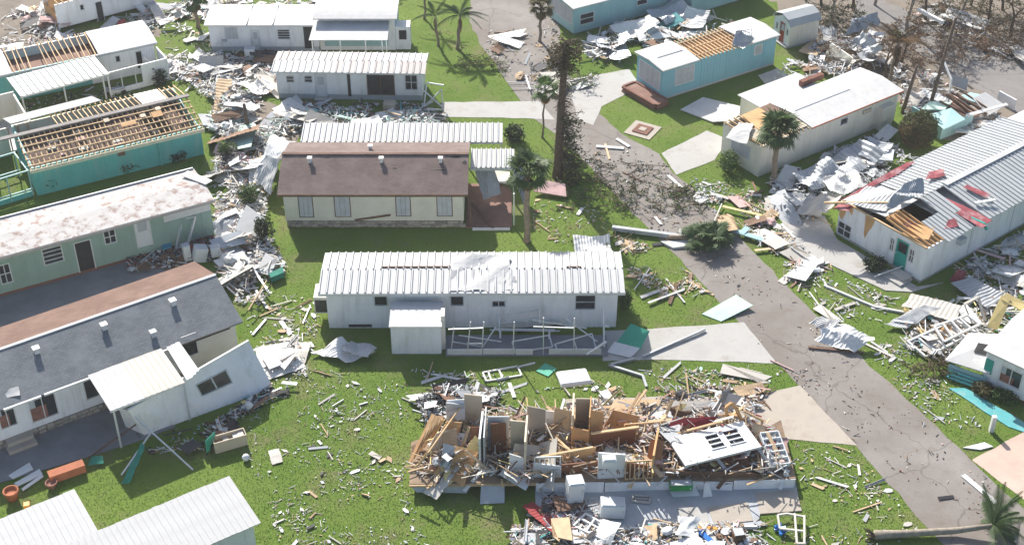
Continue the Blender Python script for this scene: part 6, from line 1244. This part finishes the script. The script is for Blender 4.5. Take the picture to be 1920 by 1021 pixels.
def field(where, poly, npl, nsh, nsc, nsm, hmax, pal, z0=0.0, size=1.0, flat=.12):
    cols = [c for c, k in pal for _ in range(k)]; clump = hmax < .12 or z0 < .3; nsm = int(nsm*(.75 if z0 > .3 else 1.35 if hmax < .12 else 1.7)); nsh = int(nsh*1.0); hmax *= .8 if z0 < .3 else 1
    def one(kind, x, y):
        col = rngD.choice(cols); z = z0 + .05 + hmax*rngD.random()**1.7; f = flat+hmax*.22
        if kind in ('plank','batten','metal_strip'):
            ln = rngD.uniform(.8, 2.9)*size; wd = {'plank': rngD.uniform(.12,.26), 'batten': rngD.uniform(.05,.09), 'metal_strip': rngD.uniform(.08,.16)}[kind]; th = {'plank': .035, 'batten': .05, 'metal_strip': .09}[kind]
            if kind == 'batten' and col in ('white','grey'): col = rngD.choice(cols)
            mx = min(f, .6)*min(1, (z-z0+.02)/(ln*.25)); sc_ = (ln, wd, th); rot = (rngD.uniform(-.3,.3), rngD.uniform(-mx,mx), rngD.uniform(0,3.14)); big = ln*(wd+.05)
        elif kind in ('scrap','rubbish_lump'):
            s_ = rngD.uniform(.25,.8)*size; sc_ = (s_*rngD.uniform(.8,1.7), s_, s_); rot = (rngD.uniform(-f,f), rngD.uniform(-f,f), rngD.uniform(0,6.28)); big = s_*s_
            if kind == 'rubbish_lump': z += .1*s_; sc_ = (s_*1.2, s_*.9, s_*.8)
        else:
            s_ = rngD.uniform(.7,1.8)*size; sc_ = (s_*rngD.uniform(.8,1.8), s_*rngD.uniform(.6,1), s_*.6); rot = (rngD.uniform(-f,f)*1.2, rngD.uniform(-f,f)*1.2, rngD.uniform(0,6.28)); big = s_*s_*1.3; z += .06+.18*f*s_
        SPEC.append((big, kind, col, where, x, y, z, sc_, rot))
    for i, (x, y) in enumerate(inside(poly, npl, clump)): one(('plank','batten','plank','batten','metal_strip')[i % 5], x, y)
    for i, (x, y) in enumerate(inside(poly, nsh, clump)): one(('wallboard','metal_sheet','corrugated_sheet','wallboard','metal_sheet')[i % 5], x, y)
    for i, (x, y) in enumerate(inside(poly, nsc, clump)): one('scrap' if clump and hmax < .1 else ('scrap','rubbish_lump','scrap')[i % 3], x, y)
    for (x, y) in inside(poly, nsm, clump):
        col = rngD.choice(cols); mb = small.setdefault(col, MB()); p = g(x, y, z0+.02+hmax*.9*rngD.random()**2); s_ = rngD.uniform(.03,.13)*size*(1.15 if hmax > .3 else .75)
        Mx = Matrix.Translation(p) @ Euler((rngD.uniform(-.5,.5), rngD.uniform(-.5,.5), rngD.uniform(0,6.28))).to_matrix().to_4x4(); l_ = s_*rngD.choice((1,1,1.6,2.5,5) if z0 < .3 else (1,2,4,6,9)); w_ = s_*(.7 if l_ < 2*s_ else .3); mb.box(-l_,l_,-w_,w_,-.012,.015+s_*.2*rngD.random(), Mx)
WH = [('white',16),('offwhite',7),('silver',4),('grey',1),('tan',2),('brown',1),('dark',1),('pink',1)]
field('in the alley left of the bungalow', [(400,300),(440,250),(500,262),(520,300),(500,380),(495,440),(540,500),(500,560),(450,570),(410,500),(430,430),(405,395)], 40, 26, 40, 1200, .8, WH)
field('in the rubble behind the bungalow lean-to', [(385,190),(470,170),(520,205),(800,208),(830,238),(560,246),(500,262),(430,262),(395,235)], 50, 28, 44, 1600, .8, WH+[('mint',4)])
field('between the two left rows of homes', [(310,100),(395,100),(520,115),(515,180),(400,190),(350,150),(320,150)], 34, 16, 34, 1200, .6, WH)
field('in the rubble at the top left corner', [(0,25),(100,5),(115,60),(180,62),(160,80),(60,110),(0,120)], 16, 18, 18, 320, .9, WH+[('brown',3),('dark',2)])
field('before the torn home at the top left', [(190,45),(280,10),(385,0),(390,30),(350,58),(300,52),(220,62)], 12, 14, 14, 260, .6, WH+[('red',1),('teal',1)])
field('at the top edge behind the long white double home', [(400,0),(760,-10),(760,12),(600,12),(400,22)], 12, 12, 12, 200, .7, WH)
field('on the ground before the long white double home', [(400,98),(590,100),(520,118),(400,112)], 8, 5, 12, 180, .6, [('dark',4),('brown',3),('white',3),('grey',3),('red',1)])
field('before the stained-roof white home', [(530,192),(790,194),(830,215),(700,225),(530,205)], 18, 8, 16, 260, .6, [('white',4),('grey',4),('dark',3),('brown',3),('teal',1)])
field('in the heap before the teal home', [(1090,75),(1150,50),(1300,20),(1400,40),(1330,70),(1200,100),(1130,110),(1090,95)], 24, 22, 20, 360, .9, WH+[('teal',1)])
field('on the upper road', [(905,60),(1040,30),(1060,140),(960,150),(930,110)], 9, 4, 9, 130, .08, [('white',4),('grey',3),('tan',2),('brown',2),('dark',2)])
field('across the drive before the tall trunk', [(960,140),(1110,130),(1120,160),(1040,175),(985,165)], 12, 4, 10, 120, .3, WH)
field('in the wreckage right of the garden shed', [(1520,90),(1560,60),(1660,80),(1700,150),(1640,140),(1560,140),(1480,110),(1450,150),(1520,150)], 30, 20, 26, 900, .9, WH+[('grey',4),('brown',2)])
field('in the wreckage beside the side road', [(1690,160),(1740,130),(1800,170),(1850,200),(1900,240),(1860,270),(1760,215),(1700,215)], 34, 14, 26, 900, .7, WH+[('brown',3),('tan',2)])
field('on the far verge of the side road', [(1720,25),(1800,70),(1925,120),(1925,85),(1850,60),(1760,10)], 12, 12, 10, 200, .6, WH+[('brown',3)])
field('in the alley behind the ribbed home', [(1445,340),(1520,300),(1640,255),(1690,280),(1720,300),(1620,345),(1560,370),(1500,400),(1460,390)], 36, 22, 26, 900, .7, [('silver',6),('grey',5),('white',5),('offwhite',2),('dark',1)])
field('on the lawn before the torn ribbed home', [(1330,370),(1480,360),(1540,400),(1480,440),(1560,500),(1500,520),(1420,450),(1340,410)], 22, 6, 26, 420, .25, [('offwhite',5),('tan',5),('white',5),('yellow',1),('brown',2),('pink',1)])
field('on the grass behind the white ribbed-roof home end', [(1150,440),(1260,470),(1330,550),(1250,560),(1185,520),(1170,470)], 12, 0, 14, 260, .1, [('tan',6),('white',3),('offwhite',3),('brown',1)])
field('in the right edge wreckage', [(1690,600),(1780,560),(1860,540),(1925,540),(1925,610),(1850,640),(1770,680),(1700,650)], 34, 8, 18, 500, .5, WH+[('yellow',1),('brown',2),('teal',1)])
field('behind the ribbed home at the right edge', [(1790,500),(1925,430),(1925,540),(1850,545),(1780,530)], 16, 6, 8, 160, .4, WH)
field('on the lawn below the right edge wreckage', [(1630,640),(1700,650),(1780,720),(1840,800),(1760,800),(1660,700)], 3, 0, 8, 220, .06, WH+[('tan',2)], 0, .7)
field('on the lawn before the torn ribbed home steps', [(1470,470),(1560,510),(1680,560),(1650,600),(1560,600),(1470,520)], 8, 2, 10, 160, .1, WH)
field('along the main road', [(1270,420),(1400,480),(1650,710),(1900,940),(1850,1000),(1600,830),(1400,620)], 2, 0, 3, 200, .04, [('brown',5),('dark',5),('offwhite',2),('pink',1),('grey',2)], size=.55)
field('on the upper part of the main road', [(1060,260),(1230,290),(1370,430),(1260,470),(1130,350)], 8, 0, 6, 150, .06, [('brown',4),('tan',3),('white',3),('dark',3)], size=.8)
WR = [('tan',8),('white',6),('brown',5),('offwhite',4),('dark',2),('grey',2),('yellow',1),('pink',1)]
field('inside the left rooms of the flattened home', [(775,880),(840,770),(990,760),(1000,890),(800,890)], 44, 10, 44, 1100, .9, WR, .65, .8, .5)
field('inside the middle rooms of the flattened home', [(1000,890),(1000,760),(1240,755),(1250,890)], 56, 6, 36, 1000, .8, WR, .65, .8, .5)
field('inside the right rooms of the flattened home', [(1250,885),(1240,760),(1390,755),(1440,800),(1480,885)], 40, 5, 36, 900, .8, WR+[('red',2),('grey',3)], .65, .8, .5)
field('behind the flattened home', [(1130,735),(1200,725),(1440,722),(1420,760),(1250,762),(1130,760)], 26, 3, 16, 300, .35, WR)
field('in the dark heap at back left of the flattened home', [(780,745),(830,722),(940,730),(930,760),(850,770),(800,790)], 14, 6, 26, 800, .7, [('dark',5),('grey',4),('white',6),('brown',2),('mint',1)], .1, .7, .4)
field('on the patio of the flattened home', [(1020,925),(1130,925),(1180,985),(1010,985)], 6, 3, 14, 300, .25, [('white',4),('grey',4),('dark',4),('brown',3),('red',2),('pink',1)], .06, .7)
field('in the debris row along the bottom edge', [(960,985),(1180,985),(1440,975),(1450,1030),(960,1030)], 44, 9, 40, 1500, .45, WH+[('brown',3),('tan',3),('dark',3),('teal',1)], 0, .85)
field('on the lawn left of the flattened home', [(480,680),(600,690),(770,720),(760,900),(800,1025),(520,1025),(500,930),(460,850)], 24, 2, 40, 760, .06, [('white',7),('offwhite',6),('tan',4),('grey',3),('dark',1)], 0, .5)
field('on the lawn right of the flattened home', [(1490,830),(1600,840),(1740,1000),(1640,1025),(1440,1025),(1510,960)], 10, 0, 14, 200, .05, [('white',4),('offwhite',4),('tan',4)], 0, .65)
field('on the strip of lawn before the screen porch', [(760,690),(900,700),(1140,690),(1470,690),(1460,715),(1100,735),(860,735)], 14, 2, 14, 240, .06, [('white',6),('offwhite',3),('tan',3),('mint',1)], 0, .8)
field('on the lawn between grey shingle house and white home', [(470,540),(600,560),(590,660),(560,690),(480,640),(450,600)], 10, 0, 14, 220, .08, [('white',5),('offwhite',4),('tan',3),('silver',2)], 0, .8)
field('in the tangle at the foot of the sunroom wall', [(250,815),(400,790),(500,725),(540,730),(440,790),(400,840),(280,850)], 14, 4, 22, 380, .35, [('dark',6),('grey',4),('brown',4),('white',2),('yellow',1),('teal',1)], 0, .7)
field('around the panels beside the sunroom', [(480,640),(560,630),(580,700),(520,740),(480,720)], 8, 4, 10, 160, .3, WH+[('pink',2)], .1, .8)
field('beside the wall of the pale green house', [(240,480),(340,455),(400,440),(400,490),(320,500),(240,505)], 10, 4, 20, 260, .45, [('dark',5),('brown',5),('grey',4),('white',3),('red',1)], .05, .7)
field('on the grass strip by the bungalow carport', [(1000,370),(1100,380),(1180,440),(1050,460),(1000,430)], 4, 0, 6, 120, .04, [('tan',3),('white',3),('brown',2)], 0, .7)
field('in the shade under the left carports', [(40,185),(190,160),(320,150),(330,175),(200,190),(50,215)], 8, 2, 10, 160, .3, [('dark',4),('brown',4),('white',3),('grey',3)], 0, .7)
field('on the lawn by the back homes', [(300,60),(390,50),(400,95),(330,110)], 4, 2, 8, 100, .06, WH, 0, .7)
field('on the lawns of the right side', [(1290,330),(1420,350),(1440,370),(1330,390)], 6, 2, 6, 120, .1, WH, 0, .8)

seen = {}; used = {}
for big, kind, col, where, x, y, z, sc_, rot in sorted(SPEC, key=lambda q: -q[0]*(q[5]+1510)):
    used[kind] = used.get(kind, 0)+1; me = PROTO[kind][int(x*13+y*7) % len(PROTO[kind])]
    if used[kind] > 295:
        mb = small.setdefault(col, MB()); Mx = Matrix.Translation(g(x, y, z)) @ Euler(rot).to_matrix().to_4x4() @ Matrix.Diagonal((*sc_, 1)); mb.add([Mx @ v.co for v in me.vertices], [tuple(p.vertices) for p in me.polygons]); continue
    o = mesh_obj(kind, me, D[col]); o.location = g(x, y, z); o.scale = sc_; o.rotation_euler = rot
    if kind in ('plank','batten','metal_strip'):
        sz = 'long' if sc_[0] > 2.0 else 'short' if sc_[0] < 1.2 else 'middling'; a_ = math.degrees(rot[2]) % 180; dr = 'pointing sideways' if a_ < 25 or a_ > 155 else 'pointing away' if 65 < a_ < 115 else 'rising rightward' if a_ < 90 else 'rising leftward'
    else: sz = 'large' if big > 1.3 else 'small' if big < .25 else 'middling'; dr = 'tilted up' if abs(rot[0])+abs(rot[1]) > .3 else 'lying flat'
    gr = f'{WORD[col]} {PHR[kind]} pieces {where}'; lab = f'{sz} {WORD[col]} {PHR[kind]} {dr} {where}'
    wl = lab.split(); tag(o, ' '.join(wl[:16]), PHR[kind].split()[-1], gr)
print('debris', used)
for col, mb in small.items(): tag(mb.build('small_debris', D[col]), f'small {WORD[col]} bits of debris strewn over the ground', 'debris', 'small debris', 'stuff')
# rafters and sticks standing up out of the flattened home
# leaf litter and grass
rngG = np.random.default_rng(4)
n = 220000; px_ = rngG.uniform(-20, 1940, n); py_ = rngG.uniform(-10, 1045, n)
u = (px_-960)/F_PX; v = (510.5-py_)/F_PX; dy = math.cos(PITCH)+v*math.sin(PITCH); dz = -math.sin(PITCH)+v*math.cos(PITCH); t = CAM_H/-dz; X = u*t; Y = dy*t
ok = np.ones(n, bool)
for P_ in PAVED:
    c = np.zeros(n, bool); j = len(P_)-1
    for i in range(len(P_)):
        cond = (P_[i,1] > Y) != (P_[j,1] > Y); den = (P_[j,1]-P_[i,1]) or 1e-9; xx = (P_[j,0]-P_[i,0])*(Y-P_[i,1])/den+P_[i,0]; c ^= cond & (X < xx); j = i
    ok &= ~c
X, Y = X[ok], Y[ok]; n = len(X); a = rngG.uniform(0, 6.28, n); hh = rngG.uniform(.03,.085,n); ww = rngG.uniform(.012,.03,n); lx = rngG.normal(0,.035,n); ly = rngG.normal(0,.035,n)
V_ = np.zeros((n,3,3)); V_[:,0,0] = X-np.cos(a)*ww; V_[:,0,1] = Y-np.sin(a)*ww; V_[:,1,0] = X+np.cos(a)*ww; V_[:,1,1] = Y+np.sin(a)*ww; V_[:,2,0] = X+lx; V_[:,2,1] = Y+ly; V_[:,2,2] = hh
me = bpy.data.meshes.new('grass'); me.vertices.add(n*3); me.vertices.foreach_set('co', V_.reshape(-1)); me.loops.add(n*3); me.loops.foreach_set('vertex_index', np.arange(n*3)); me.polygons.add(n); me.polygons.foreach_set('loop_start', np.arange(n)*3); me.polygons.foreach_set('loop_total', np.full(n,3)); me.update(calc_edges=True); me.materials.append(M['grass_blade'])
o = bpy.data.objects.new('grass', me); COL.objects.link(o); tag(o, 'short green lawn grass between the homes', 'grass', None, 'stuff')

# ------------------------------------------------------------------ thin summer haze over the whole park
mb = MB().box(-410, 410, -160, 610, -1.0, 57.0); hz = mb.build('haze', bpy.data.materials.new('haze')); tag(hz, 'thin pale haze in the air over the park', 'haze', None, 'stuff')
m = hz.data.materials[0]; m.use_nodes = True; t = m.node_tree; t.nodes.clear(); om = t.nodes.new('ShaderNodeOutputMaterial'); pv = t.nodes.new('ShaderNodeVolumePrincipled')
pv.inputs['Color'].default_value = (.95,.97,1,1); pv.inputs['Density'].default_value = .00032; pv.inputs['Anisotropy'].default_value = .2; t.links.new(pv.outputs[0], om.inputs['Volume'])
